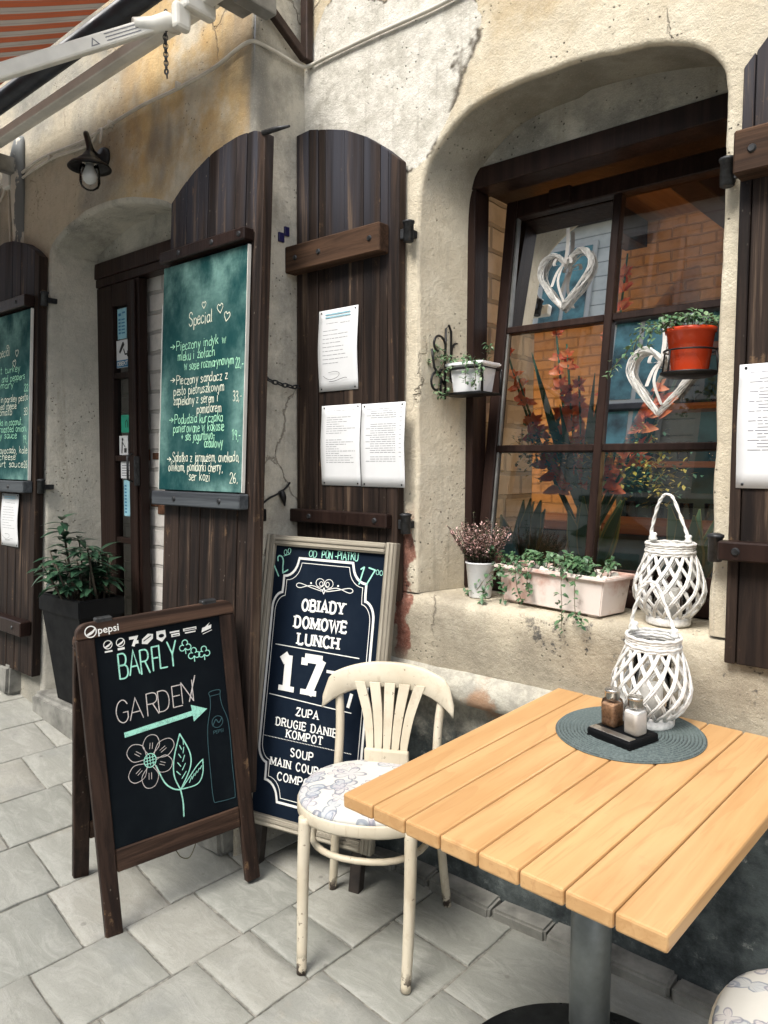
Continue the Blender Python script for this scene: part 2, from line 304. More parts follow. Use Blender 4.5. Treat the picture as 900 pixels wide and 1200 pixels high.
LEAF_M = leafmat('ivy leaf', (.025, .075, .030), (.10, .19, .085))
LEAF_S = leafmat('succulent leaf', (.045, .12, .055), (.17, .26, .13))
LEAF_T = leafmat('blue green stalk', (.03, .13, .09), (.08, .23, .15))
LEAF_E = leafmat('yellow leaf edge', (.42, .50, .20), (.50, .55, .24))
HEATH = leafmat('pink heather', (.40, .22, .20), (.66, .47, .43), .8)
HEATHG = leafmat('heather green', (.03, .045, .02), (.08, .09, .04), .8)
STEM = simple('plant stem', (.09, .08, .035), .8, 0, .2, 40)
STEMB = simple('woody stem', (.05, .04, .025), .8, 0, .2, 40)
REDFL = leafmat('coral gladiolus petals', (.80, .12, .04), (.92, .33, .13))
YELFL = leafmat('yellow filler flowers', (.55, .47, .07), (.72, .62, .16))
def make_brick(name, a, bcol, mort, sc, bump=.7):
    b = NB(name); v = b.map((1, 1, 1)); X, Y, Z = b.sep(v)
    cx = b.n('ShaderNodeCombineXYZ'); b.put(cx.inputs[0], b.math('ADD', X, Y)); b.put(cx.inputs[1], Z)
    vv = b.mix(.02, cx.outputs[0], b.noise(9, 3, col=True))
    t = b.n('ShaderNodeTexBrick'); b.put(t.inputs['Vector'], vv); t.inputs['Scale'].default_value = sc
    t.inputs['Color1'].default_value = a+(1,); t.inputs['Color2'].default_value = bcol+(1,); t.inputs['Mortar'].default_value = mort+(1,)
    t.inputs['Mortar Size'].default_value = .022; t.inputs['Mortar Smooth'].default_value = .4; t.inputs['Brick Width'].default_value = .5; t.inputs['Row Height'].default_value = .19
    n = b.noise(14, 6, .7); c = b.mix(b.math('MULTIPLY', b.step(n, .45, .7), .45), t.outputs[0], tuple(x*.55 for x in a))
    h = b.math('SUBTRACT', b.math('MULTIPLY', n, .5), t.outputs['Fac'])
    return b.done(c, .85, 0, b.bump(h, bump, .012))
BRICKW = make_brick('whitewashed brick', (.74, .71, .66), (.64, .61, .57), (.42, .40, .37), 2.1)
BRICKO = make_brick('warm brick', (.58, .39, .21), (.66, .47, .27), (.44, .31, .18), 3.0)
BRICKWIDE = make_brick('grey clapboard', (.20, .20, .20), (.24, .24, .235), (.045, .045, .05), 1.0, .4)
def make_siding():
    b = NB('grey clapboards'); X, Y, Z = b.sep(); s = b.math('FRACT', b.math('MULTIPLY', Z, 3.4)); n = b.noise(3, 4)
    c = b.mix(b.step(s, .09, .03), b.mix(b.step(n, .35, .65), (.50, .54, .54), (.62, .66, .65)), (.10, .12, .13)); return b.done(c, .8)
SIDING = make_siding()
TEALG = simple('teal window panes', (.09, .25, .29), .15, 0, .5, 2.2)
LIGHTF = simple('light window trim', (.50, .52, .52), .6, 0, .05, 4)
ROOFM = simple('dark roof sheet', (.035, .035, .04), .6, 0, .2, 6)
INBLUE = simple('teal blue cabinet paint', (.015, .07, .11), .5, 0, .2, 8)
INWOOD = make_wood('interior oak', (.20, .095, .04), (.33, .17, .075), None, axis='X', rough=.5)
INCEIL = make_wood('ceiling boards', (.20, .105, .05), (.30, .17, .085), None, axis='Y', rough=.6)
INFLOOR = simple('interior floor', (.06, .05, .045), .5, 0, .2, 6)
def make_stripe():
    b = NB('striped awning canvas'); X, Y, Z = b.sep(); s = b.math('FRACT', b.math('MULTIPLY', X, 8.6)); n = b.noise(6, 4)
    st = b.step(s, .48, .52); c = b.mix(st, b.mix(n, (.20, .045, .018), (.27, .07, .028)), b.mix(n, (.16, .14, .12), (.27, .24, .21)))
    c = b.mix(b.math('MULTIPLY', b.step(b.math('FRACT', b.math('MULTIPLY', X, 25.8)), .12, .06), .7), c, (.07, .06, .055))
    m = b.done(c, .9)
    tr = b.n('ShaderNodeBsdfTranslucent'); b.put(tr.inputs[0], c); mx = b.n('ShaderNodeMixShader'); mx.inputs[0].default_value = .25
    b.t.links.new(b.b.outputs[0], mx.inputs[1]); b.t.links.new(tr.outputs[0], mx.inputs[2]); b.t.links.new(mx.outputs[0], b.out.inputs[0]); return m
STRIPE = make_stripe()
NAVYROLL = simple('dark awning roll cover', (.022, .030, .042), .45, 0, .25, 12)
PIPE_P = None
def make_pipe():
    b = NB('flaking grey paint'); n = b.noise(1, 6, .65, b.map((14, 14, 5))); c = b.mix(b.step(n, .50, .54), (.13, .14, .14), (.50, .47, .40))
    return b.done(c, .7, 0, b.bump(b.step(n, .5, .54), .4, .004))
PIPE_P = make_pipe()
def make_glass(name, ior=1.9, tint=(.94, .97, .96)):
    b = NB(name); tr = b.n('ShaderNodeBsdfTransparent'); tr.inputs[0].default_value = tint+(1,); gl = b.n('ShaderNodeBsdfGlossy'); gl.inputs['Roughness'].default_value = .015
    fr = b.n('ShaderNodeFresnel'); fr.inputs[0].default_value = ior; mx = b.n('ShaderNodeMixShader')
    nr = b.bump(b.noise(2.0, 2), .02, .01); b.put(gl.inputs['Normal'], nr)
    b.t.links.new(fr.outputs[0], mx.inputs[0]); b.t.links.new(tr.outputs[0], mx.inputs[1]); b.t.links.new(gl.outputs[0], mx.inputs[2]); b.t.links.new(mx.outputs[0], b.out.inputs[0]); return b.m
GLASS = make_glass('window glass', 2.35); JAR = make_glass('clear jar glass', 1.25, (.99, .99, .99))
def emit(name, col, st):
    b = NB(name); b.done((.8, .7, .5), .5); b.put(b.b.inputs['Emission Color'], col); b.b.inputs['Emission Strength'].default_value = st; return b.m
BULBLIT = emit('lit warm bulb', (1, .62, .28), 14)

# ------------------------------------------------------------------ mesh builder
class MB:
    def __init__(s, M=None, fn=None): s.bm = bmesh.new(); s.M = M or Matrix(); s.fn = fn
    def poly_mesh(s, vs, fs, smooth=False):
        v = [s.bm.verts.new(s.M @ Vector(p)) for p in vs]; out = []
        for f in fs:
            try: q = s.bm.faces.new([v[i] for i in f]); q.smooth = smooth; out.append(q)
            except ValueError: pass
        return v, out
    def box(s, a, b, bev=.003, M=None):
        x0, y0, z0 = a; x1, y1, z1 = b; t = bmesh.new(); bmesh.ops.create_cube(t, size=1)
        sx, sy, sz = abs(x1-x0), abs(y1-y0), abs(z1-z0)
        for v in t.verts: v.co = Vector((v.co.x*sx, v.co.y*sy, v.co.z*sz))
        bev = min(bev, min(sx, sy, sz)*.45)
        if bev > 0: bmesh.ops.bevel(t, geom=list(t.edges), offset=bev, segments=1 if bev < .004 else 2, affect='EDGES', profile=.5)
        T = Matrix.Translation(((x0+x1)/2, (y0+y1)/2, (z0+z1)/2)); s.absorb(t, (M or Matrix()) @ T); return s
    def absorb(s, t, M):
        mp = {}
        for v in t.verts: mp[v] = s.bm.verts.new(s.M @ (M @ v.co))
        for f in t.faces:
            q = s.bm.faces.new([mp[v] for v in f.verts]); q.smooth = f.smooth
        t.free()
    def prism(s, poly, y0, y1, bev=0):          # polygon in XZ, extruded along y
        t = bmesh.new(); a = [t.verts.new((x, y0, z)) for x, z in poly]; b = [t.verts.new((x, y1, z)) for x, z in poly]; n = len(poly)
        t.faces.new(a); t.faces.new(b[::-1])
        for i in range(n): t.faces.new((a[i], b[i], b[(i+1) % n], a[(i+1) % n]))
        bmesh.ops.recalc_face_normals(t, faces=t.faces)
        if bev: bmesh.ops.bevel(t, geom=list(t.edges), offset=bev, segments=1, affect='EDGES')
        s.absorb(t, Matrix()); return s
    def tube(s, pts, r, n=8, closed=False, cap=True, flat=1.0):
        pts = [Vector(p) for p in pts]; rs = r if isinstance(r, (list, tuple)) else [r]*len(pts); m = len(pts); rings = []; prev = None
        for i, p in enumerate(pts):
            if closed: d = pts[(i+1) % m]-pts[i-1]
            else: d = pts[min(i+1, m-1)]-pts[max(i-1, 0)]
            if d.length < 1e-9: d = Vector((0, 0, 1))
            d.normalize()
            if prev is None:
                a = Vector((0, 0, 1)) if abs(d.z) < .9 else Vector((1, 0, 0)); u = d.cross(a).normalized()
            else:
                u = (prev-d*prev.dot(d)); u = u.normalized() if u.length > 1e-6 else d.orthogonal().normalized()
            prev = u; w = d.cross(u)
            rings.append([s.bm.verts.new(s.M @ (p+u*math.cos(2*PI*k/n)*rs[i]+w*math.sin(2*PI*k/n)*rs[i]*flat)) for k in range(n)])
        for i in range(m if closed else m-1):
            A, B = rings[i], rings[(i+1) % m]
            for k in range(n):
                q = s.bm.faces.new((A[k], A[(k+1) % n], B[(k+1) % n], B[k])); q.smooth = True
        if cap and not closed:
            for R in (rings[0], rings[-1]):
                try: s.bm.faces.new(R)
                except ValueError: pass
        return s
    def lathe(s, prof, c=(0, 0, 0), n=24, sq=0):   # prof: (r,z)
        rings = []
        for r, z in prof:
            R = []
            for k in range(n):
                a = 2*PI*k/n; x, y = math.cos(a), math.sin(a)
                if sq: f = 1/max(abs(x), abs(y)); f = 1+(min(f, 1.28)-1)*sq; x, y = x*f, y*f
                R.append(s.bm.verts.new(s.M @ Vector((c[0]+r*x, c[1]+r*y, c[2]+z))))
            rings.append(R)
        for A, B in zip(rings, rings[1:]):
            for k in range(n):
                q = s.bm.faces.new((A[k], A[(k+1) % n], B[(k+1) % n], B[k])); q.smooth = True
        for R in (rings[0], rings[-1]):
            try: s.bm.faces.new(R)
            except ValueError: pass
        return s
    def leaf(s, p, d, up, L, w, fold=.25, droop=.2, seg=3):
        p, d, up = Vector(p), Vector(d).normalized(), Vector(up); side = d.cross(up)
        if side.length < 1e-4: side = d.orthogonal()
        side.normalize(); nrm = side.cross(d).normalized(); A, B, Cc = [], [], []
        for i in range(seg+1):
            t = i/seg; wd = w*math.sin(PI*min(.97, max(.06, t**.8)))*.5; c = p+d*(L*t)-nrm*(droop*L*t*t)
            A.append(s.bm.verts.new(s.M @ (c-side*wd+nrm*wd*fold))); B.append(s.bm.verts.new(s.M @ c)); Cc.append(s.bm.verts.new(s.M @ (c+side*wd+nrm*wd*fold)))
        for i in range(seg):
            for P, Q in ((A, B), (B, Cc)):
                f = s.bm.faces.new((P[i], Q[i], Q[i+1], P[i+1])); f.smooth = True
        return s
    def obj(s, name, mat, parent=None, smooth_angle=None, local=True):
        if s.fn:
            for v in s.bm.verts: v.co = s.fn(v.co)
        bmesh.ops.recalc_face_normals(s.bm, faces=s.bm.faces)
        me = bpy.data.meshes.new(name); s.bm.to_mesh(me); s.bm.free(); me.materials.append(mat)
        o = bpy.data.objects.new(name, me); C.objects.link(o)
        if parent: o.parent = parent
        return o

def thing(name, label, cat, loc=(0, 0, 0), rot=(0, 0, 0), group=None):
    o = bpy.data.objects.new(name, None); C.objects.link(o); o.location = loc; o.rotation_euler = rot; o.empty_display_size = .1
    o['label'] = label; o['category'] = cat
    if group: o['group'] = group
    return o
def tag(o, label, cat, group=None):
    o['label'] = label; o['category'] = cat
    if group: o['group'] = group
    return o
def smooth_pts(P, n=6, closed=False):
    P = [Vector(p) for p in P]; out = []; m = len(P)
    for i in range(m if closed else m-1):
        if closed: a, b, c, d = P[i-1], P[i], P[(i+1) % m], P[(i+2) % m]
        else: a, b, c, d = P[max(i-1, 0)], P[i], P[i+1], P[min(i+2, m-1)]
        for k in range(n):
            t = k/n; out.append(.5*((2*b)+(c-a)*t+(2*a-5*b+4*c-d)*t*t+(3*b-a-3*c+d)*t**3))
    if not closed: out.append(P[-1])
    return out

# ------------------------------------------------------------------ stroke lettering
def sp(t): return [tuple(float(q) for q in p.split(',')) for p in t.split()]
GL = {}
def g(ch, w, *st): GL[ch] = (w, [(s[0] == '~', sp(s.lstrip('~'))) for s in st])
OV = '~.32,1 .1,.85 0,.5 .1,.15 .32,0 .54,.15 .64,.5 .54,.85 .32,1'
g('A', .7, '0,0 .35,1 .7,0', '.13,.34 .57,.34'); g('B', .58, '0,0 0,1', '~0,1 .34,1 .5,.88 .5,.66 .34,.53 0,.53', '~0,.53 .38,.53 .57,.4 .57,.14 .38,0 0,0')
g('C', .6, '~.6,.8 .48,.96 .3,1 .1,.85 0,.5 .1,.15 .3,0 .48,.04 .6,.2'); g('D', .6, '0,0 0,1', '~0,1 .3,1 .52,.85 .6,.5 .52,.15 .3,0 0,0')
g('E', .5, '0,0 0,1', '0,1 .5,1', '0,.52 .4,.52', '0,0 .52,0'); g('F', .5, '0,0 0,1', '0,1 .5,1', '0,.52 .4,.52')
g('G', .62, '~.6,.8 .48,.96 .3,1 .1,.85 0,.5 .1,.15 .3,0 .48,.04 .6,.2', '.6,.2 .6,.45 .36,.45'); g('H', .62, '0,0 0,1', '.62,0 .62,1', '0,.52 .62,.52')
g('I', .1, '.05,0 .05,1'); g('K', .6, '0,0 0,1', '.58,1 0,.42', '.2,.6 .62,0'); g('L', .5, '0,0 0,1', '0,0 .5,0'); g('M', .8, '0,0 0,1', '0,1 .4,.2 .8,1', '.8,1 .8,0')
g('N', .64, '0,0 0,1', '0,1 .64,0', '.64,0 .64,1'); g('O', .64, OV); g('P', .55, '0,0 0,1', '~0,1 .36,1 .54,.88 .54,.62 .36,.48 0,.48')
g('R', .6, '0,0 0,1', '~0,1 .36,1 .54,.88 .54,.64 .36,.52 0,.52', '.3,.52 .6,0'); g('S', .54, '~.5,.82 .38,.97 .2,1 .04,.86 .06,.66 .27,.53 .48,.4 .53,.18 .38,.02 .18,0 .02,.16')
g('T', .6, '.3,0 .3,1', '0,1 .6,1'); g('U', .62, '~0,1 0,.3 .1,.06 .31,0 .52,.06 .62,.3 .62,1'); g('W', .9, '0,1 .22,0 .45,.9 .68,0 .9,1'); g('Y', .64, '0,1 .32,.48', '.64,1 .32,.48', '.32,.48 .32,0')
g('Z', .56, '0,1 .54,1', '.54,1 0,0', '0,0 .56,0'); g('Ą', .7, '0,0 .35,1 .7,0', '.13,.34 .57,.34', '.7,0 .64,-.16 .76,-.2'); g('V', .66, '0,1 .33,0 .66,1')
g('1', .4, '.22,0 .22,1', '.22,1 0,.82'); g('7', .56, '0,1 .56,1', '.56,1 .2,0'); g('2', .52, '~.02,.78 .12,.96 .3,1 .48,.85 .44,.6 .2,.3 0,0', '0,0 .52,0'); g('0', .54, '~.27,1 .06,.85 0,.5 .06,.15 .27,0 .48,.15 .54,.5 .48,.85 .27,1')
g('3', .5, '~.03,.9 .2,1 .42,.92 .42,.66 .2,.54 .46,.4 .46,.12 .22,0 .02,.1'); g('9', .5, '~.46,.7 .3,.5 .08,.58 .04,.84 .24,1 .44,.88 .46,.7', '.46,.7 .4,0'); g('6', .5, '~.4,.98 .14,.7 .04,.3 .2,0 .42,.08 .44,.36 .26,.5 .06,.34'); g('4', .5, '.36,0 .36,1', '.36,1 0,.3', '0,.3 .5,.3')
g('-', .4, '.04,.4 .36,.4'); g('+', .5, '.02,.36 .46,.36', '.24,.58 .24,.14'); g(',', .15, '.08,.05 .02,-.15'); g('.', .1, '.03,0 .06,.03'); g(' ', .32); g('>', .6, '0,.4 .55,.4', '.3,.62 .56,.4 .3,.18')
g('a', .46, '~.42,.5 .2,.6 .02,.42 .02,.14 .18,0 .4,.18', '.42,.6 .42,.08 .5,0'); g('b', .44, '0,1 0,0', '~0,.4 .2,.6 .42,.42 .4,.12 .2,0 0,.14'); g('c', .42, '~.4,.5 .2,.6 .02,.4 .02,.16 .2,0 .42,.1')
g('d', .46, '~.42,.5 .2,.6 .02,.42 .02,.14 .18,0 .42,.18', '.43,1 .43,0'); g('e', .42, '~.03,.32 .4,.36 .34,.56 .16,.6 .02,.36 .06,.06 .24,0 .42,.1'); g('f', .3, '~.32,.92 .2,1 .12,.8 .1,0', '0,.56 .28,.56')
g('g', .44, '~.4,.5 .2,.6 .02,.42 .04,.14 .2,.04 .4,.2', '~.42,.6 .42,-.2 .2,-.34 .02,-.22'); g('h', .42, '0,1 0,0', '~0,.36 .2,.6 .38,.46 .4,0'); g('i', .1, '.05,.58 .05,0', '.05,.78 .06,.82'); g('j', .2, '~.14,.58 .14,-.2 -.04,-.3', '.14,.78 .15,.82')
g('k', .4, '0,1 0,0', '.36,.6 0,.24', '.12,.34 .4,0'); g('l', .12, '.04,1 .04,.06 .12,0'); g('ł', .16, '.06,1 .06,0', '-.06,.42 .2,.62'); g('m', .62, '0,.6 0,0', '~0,.4 .16,.6 .3,.44 .3,0', '~.3,.4 .46,.6 .6,.44 .6,0')
g('n', .42, '0,.6 0,0', '~0,.38 .2,.6 .38,.44 .4,0'); g('o', .42, '~.2,.6 .02,.44 .02,.14 .2,0 .4,.14 .4,.44 .2,.6'); g('p', .44, '0,.6 0,-.34', '~0,.4 .2,.6 .42,.42 .4,.12 .2,0 0,.14'); g('r', .32, '0,.6 0,0', '~0,.34 .14,.56 .32,.56')
g('s', .36, '~.34,.5 .16,.6 .03,.46 .2,.32 .35,.16 .18,0 0,.08'); g('t', .32, '~.13,.92 .12,.1 .3,.02', '0,.6 .3,.6'); g('u', .42, '~0,.6 .02,.1 .2,0 .4,.2', '.4,.6 .4,0'); g('w', .6, '0,.6 .15,0 .3,.5 .45,0 .6,.6'); g('y', .42, '0,.6 .2,.08', '.42,.6 .1,-.32')
g('z', .4, '0,.58 .38,.58', '.38,.58 0,0', '0,0 .4,0'); g('ż', .4, '0,.58 .38,.58', '.38,.58 0,0', '0,0 .4,0', '.2,.8 .22,.82'); g('v', .4, '0,.6 .2,0 .4,.6'); g('ą', .46, '~.42,.5 .2,.6 .02,.42 .02,.14 .18,0 .4,.18', '.42,.6 .42,.0 .38,-.16 .48,-.18')
LAYER = [0]
def ribbon(mb, pts, w, y, caps=True):
    """flat stroke in the local XZ plane at depth y"""
    LAYER[0] = (LAYER[0]+1) % 12; y = y-LAYER[0]*.00006
    P = [Vector((p[0], p[1])) for p in pts]; Q = [P[0]]
    for p in P[1:]:
        if (p-Q[-1]).length > 1e-5: Q.append(p)
    P = Q
    if len(P) < 2: return
    closed = (P[0]-P[-1]).length < 1e-4 and len(P) > 3
    if closed: P = P[:-1]
    n = len(P); L, R = [], []
    for i in range(n):
        a = P[i-1] if (i > 0 or closed) else None; b = P[(i+1) % n] if (i < n-1 or closed) else None
        d1 = (P[i]-a).normalized() if a is not None else None; d2 = (b-P[i]).normalized() if b is not None else None
        if d1 is None: nn = Vector((-d2.y, d2.x)); k = 1
        elif d2 is None: nn = Vector((-d1.y, d1.x)); k = 1
        else:
            n1, n2 = Vector((-d1.y, d1.x)), Vector((-d2.y, d2.x)); nn = n1+n2
            if nn.length < .3: nn = n1; k = 1
            else: nn.normalize(); k = min(1/max(.35, nn.dot(n1)), 2.2)
        L.append(P[i]+nn*w*.5*k); R.append(P[i]-nn*w*.5*k)
    if caps and not closed:
        e0 = (P[0]-P[1]).normalized()*w*.4; e1 = (P[-1]-P[-2]).normalized()*w*.4
        L = [P[0]+e0+(L[0]-P[0])*.4]+L+[P[-1]+e1+(L[-1]-P[-1])*.4]; R = [P[0]+e0+(R[0]-P[0])*.4]+R+[P[-1]+e1+(R[-1]-P[-1])*.4]
    vs = [(p.x, y, p.y) for p in L]+[(p.x, y, p.y) for p in R]; m = len(L)
    fs = [(i, (i+1) % m, m+(i+1) % m, m+i) for i in range(m if closed else m-1)]
    mb.poly_mesh(vs, fs)
def sm2(P, n=5):
    closed = abs(P[0][0]-P[-1][0])+abs(P[0][1]-P[-1][1]) < 1e-6
    q = smooth_pts([(a, b, 0) for a, b in (P[:-1] if closed else P)], n, closed)
    q = [(v.x, v.y) for v in q]
    return q+[q[0]] if closed else q
def text_width(s, gap): return sum(GL[c][0]+gap for c in s)-gap
def write(mb, s, x0, x1, z, h, w, y=-.0012, z1=None, jit=0, gap=.16, slab=False, rnd=None):
    """lettering fitted between x0 and x1 on a baseline z -> z1"""
    rnd = rnd or random; tw = text_width(s, gap); k = (x1-x0)/tw; z1 = z if z1 is None else z1; cx = x0
    for ch in s:
        wd, sts = GL[ch]; jx, jz, js = rnd.uniform(-jit, jit)*h, rnd.uniform(-jit, jit)*h, 1+rnd.uniform(-jit, jit)*1.2
        base = z+(z1-z)*((cx-x0)/(x1-x0))
        for smo, P in sts:
            Q = sm2(P) if smo else P
            R = [(cx+px*k+jx+.03*jit*h*rnd.uniform(-1, 1), base+jz+pz*h*js) for px, pz in Q]
            ribbon(mb, R, w, y, caps=not slab)
            if slab:
                for i, (e, o) in enumerate(((P[0], P[1]), (P[-1], P[-2]))):
                    dx, dz = e[0]-o[0], e[1]-o[1]
                    if ch in 'EFLTZ' and abs(dz) < .05 and e[0] > .3 or (ch == 'T' and abs(dz) < .05) or (ch in '7Z' and abs(dz) < .05 and e[0] < .1):
                        sgn = -1 if e[1] > .7 else (1 if e[1] < .2 else 0); ex = cx+e[0]*k
                        if ch == 'L' or ch == 'E' or ch == 'Z' or ch == 'T' or ch == 'F' or ch == '7':
                            za, zb = (e[1]*h+base, e[1]*h+base+sgn*.2*h) if sgn else (e[1]*h+base-.1*h, e[1]*h+base+.1*h)
                            ribbon(mb, [(ex, za), (ex, zb)], w*.85, y, False)
                    elif not smo and (abs(e[1]) < .02 or abs(e[1]-1) < .02) and abs(dz) > .3 and not (ch in '1' and (e[0] < .1 or e[1] > .9)) and not (ch in 'EFLDBPRZ7N' and e[0] > .45 and ch in 'Z7'):
                        if ch in 'AM' and e[1] > .9 and ch == 'A': continue
                        ribbon(mb, [(cx+e[0]*k-w*1.05, base+e[1]*h*1+(w*.25 if e[1] < .5 else -w*.25)), (cx+e[0]*k+w*1.05, base+e[1]*h+(w*.25 if e[1] < .5 else -w*.25))], w*.6, y, False)
        cx += (wd+gap)*k
def heart2(mb, cx, cz, s, w, y=-.0012, tilt=0):
    P = [(0, -.9), (-.75, -.05), (-.8, .5), (-.42, .8), (0, .45), (.42, .8), (.8, .5), (.75, -.05), (0, -.9)]
    Q = sm2(P[:4], 4)+sm2(P[3:6], 4)+sm2(P[5:], 4); ct, st = math.cos(tilt), math.sin(tilt)
    ribbon(mb, [(cx+(a*ct-b*st)*s, cz+(a*st+b*ct)*s) for a, b in Q], w, y)
def disc2(mb, cx, cz, r, y, n=20, rz=None):
    rz = rz or r; mb.poly_mesh([(cx+r*math.cos(2*PI*k/n), y, cz+rz*math.sin(2*PI*k/n)) for k in range(n)], [tuple(range(n))])
def rect2(mb, x0, z0, x1, z1, y): mb.poly_mesh([(x0, y, z0), (x1, y, z0), (x1, y, z1), (x0, y, z1)], [(0, 1, 2, 3)])
def bfont(name, s, h, x, z, y, mat, parent, xs=1.0, bold=0, rot=None):
    cu = bpy.data.curves.new(name, 'FONT'); cu.body = s; cu.size = 1; cu.offset = bold; cu.resolution_u = 3
    t = bpy.data.objects.new('tmp', cu); C.objects.link(t); bpy.context.view_layer.update()
    me = bpy.data.meshes.new_from_object(t.evaluated_get(bpy.context.evaluated_depsgraph_get())); bpy.data.objects.remove(t)
    for v in me.vertices: v.co = Vector((x+v.co.x*h*xs, y, z+v.co.y*h))
    me.materials.clear(); me.materials.append(mat); o = bpy.data.objects.new(name, me); C.objects.link(o); o.parent = parent; return o

# ================================================================== GROUND
def gz(x):
    t = max(0.0, -2.05-x); return min(.131*t, .30)
def pavement():
    mb = MB(); rnd = random.Random(3); xs = [-9.0+i*.2955 for i in range(48)]; off = -1.15-round((-1.15+9.0)/.2955)*.2955+9.0
    xs = [x+off for x in xs]; starts = {-2: None}
    known = {-2.04: [.85, 1.14, 1.385, 1.68, 1.96], -2.335: [.75, 1.04, 1.33, 1.62, 1.95], -1.74: [.90, 1.19, 1.38, 1.55, 1.96], -1.445: [1.12, 1.40, 1.71, 1.96], -1.15: [1.26, 1.56, 1.96], -2.63: [.86, 1.11, 1.42, 1.72, 1.98]}
    for i, x in enumerate(xs[:-1]):
        ks = None
        for kx, v in known.items():
            if abs(kx-x) < .05: ks = list(v)
        if ks is None: ks = [1.98-rnd.uniform(.15, .34)]+[1.96]
        y = ks[0]
        while y > -6.5: y -= rnd.choice([.27, .30, .34, .40, .44]); ks.insert(0, y)
        for a, b in zip(ks, ks[1:]):
            gp = .003; x0, x1 = x+gp, xs[i+1]-gp; sk = .028
            dz = rnd.uniform(-.003, .003); tl = rnd.uniform(-.004, .004)
            t = bmesh.new(); nx, ny = 6, 6; FR = (0, .018, .2, .5, .8, .982, 1)
            ex = [rnd.uniform(-.003, .003) for _ in range(4)]
            top = []
            for u in range(nx+1):
                row = []
                for v in range(ny+1):
                    fx, fy = FR[u], FR[v]; px = x0+(x1-x0)*fx; py = (a+gp)+(b-a-2*gp)*fy+sk*(.5-fx)
                    e = min(fx, 1-fx, fy, 1-fy); pz = gz(px)+dz+tl*(fx-.5)-(.0035 if e == 0 else 0)+mnoise.noise((px*7, py*7, 1))*.0022
                    if e == 0: px += mnoise.noise((px*14, py*14, 5))*.005; py += mnoise.noise((px*14, py*14, 9))*.005
                    row.append(t.verts.new((px, py, pz)))
                top.append(row)
            for u in range(nx):
                for v in range(ny):
                    f = t.faces.new((top[u][v], top[u+1][v], top[u+1][v+1], top[u][v+1])); f.smooth = True
            ring = [top[u][0] for u in range(nx+1)]+[top[nx][v] for v in range(1, ny+1)]+[top[u][ny] for u in range(nx-1, -1, -1)]+[top[0][v] for v in range(ny-1, 0, -1)]
            low = [t.verts.new((v.co.x, v.co.y, v.co.z-.03)) for v in ring]
            for k in range(len(ring)):
                t.faces.new((ring[k], low[k], low[(k+1) % len(ring)], ring[(k+1) % len(ring)]))
            mb.absorb(t, Matrix())
    o = mb.obj('pavement', SLAB); o['kind'] = 'structure'
    mb = MB(); X = [-60, -9, -4.34, -2.05, 5, 60]; vs = []; fs = []
    for x in X: vs += [(x, -60, gz(x)-.0065), (x, 2.2, gz(x)-.0065)]
    for i in range(len(X)-1): fs.append((2*i, 2*i+2, 2*i+3, 2*i+1))
    mb.poly_mesh(vs, fs); o = mb.obj('ground', MORTAR); o['kind'] = 'structure'
pavement()

# ================================================================== BUILDING
bld = thing('cafe_building', 'old cafe building with peeling cream and ochre plaster, arched doorway and arched window', 'building')
WY = 1.963
def shear(v):
    k = 1-max(0, min(1, (v.y-1.78)/.15)); return Vector((v.x, v.y+.041*(v.z-2.7)*k, v.z))
def densify(P, step=.05):
    out = []
    for i in range(len(P)-1):
        a, b = Vector(P[i]), Vector(P[i+1]); n = max(1, int((b-a).length/step))
        for k in range(n): out.append(a+(b-a)*k/n)
    out.append(Vector(P[-1])); return out
def arch_outline(base, spring_r, arch, step=.04):
    """open outline bottom-left -> arch -> bottom-right, as 2D vectors"""
    A = [(v.x, v.y) for v in smooth_pts([(a, b, 0) for a, b in arch], 6)]
    return densify([base]+A+[spring_r], step)
def wall_with_opening(name, mat, matrev, outl, x0, x1, z0, z1, yf, yb, splay, fil, fn=None, seed=0):
    """front sheet with an arched hole, a rounded arris and the reveal behind it"""
    n = len(outl); N = []
    for i in range(n):
        d = outl[min(i+1, n-1)]-outl[max(i-1, 0)]; d.normalize(); N.append(Vector((d.y, -d.x)))   # inward
    J = [.007*mnoise.noise((p.x*6+seed, p.y*6, seed)) + .003*mnoise.noise((p.x*25, p.y*25, seed)) for p in outl]
    rings = []
    for k in range(6):
        a = k/5*PI/2; rings.append(([outl[i]-N[i]*(fil*(1-math.sin(a))+J[i]*-1) for i in range(n)], yf+fil*(1-math.cos(a))))
    for k in range(1, 5):
        t = k/4; rings.append(([outl[i]+N[i]*((splay*max(0, N[i].x)-.03*max(0, -N[i].x)-.012*max(0, -N[i].y)*(1 if outl[i].x > (outl[0].x+outl[-1].x)/2 else 0))*t+J[i]*(1-t)) for i in range(n)], yf+fil+(yb-yf-fil)*t))
    mb = MB(fn=fn); bm = mb.bm
    # front face by columns to keep it planar and tidy
    R0 = rings[0][0]
    # triangle fill
    outer = [Vector((x0, z0)), Vector((x0, z1)), Vector((x1, z1)), Vector((x1, z0))]
    loop = outer+[Vector((R0[-1].x, z0))]+list(R0[::-1])+[Vector((R0[0].x, z0))]
    vs = [bm.verts.new((p.x, yf, p.y)) for p in loop]
    for tri in tessellate_polygon([[Vector((p.x, p.y, 0)) for p in loop]]):
        try: bm.faces.new([vs[k] for k in tri])
        except ValueError: pass
    o = mb.obj(name, mat, bld)
    mb = MB(fn=fn); vv = []
    for pts, y in rings: vv.append([mb.bm.verts.new((p.x, y, p.y)) for p in pts])
    for A, B in zip(vv, vv[1:]):
        for i in range(n-1):
            f = mb.bm.faces.new((A[i], A[i+1], B[i+1], B[i])); f.smooth = True
    r = mb.obj(name+'_reveal', matrev, bld)
    return o, rings
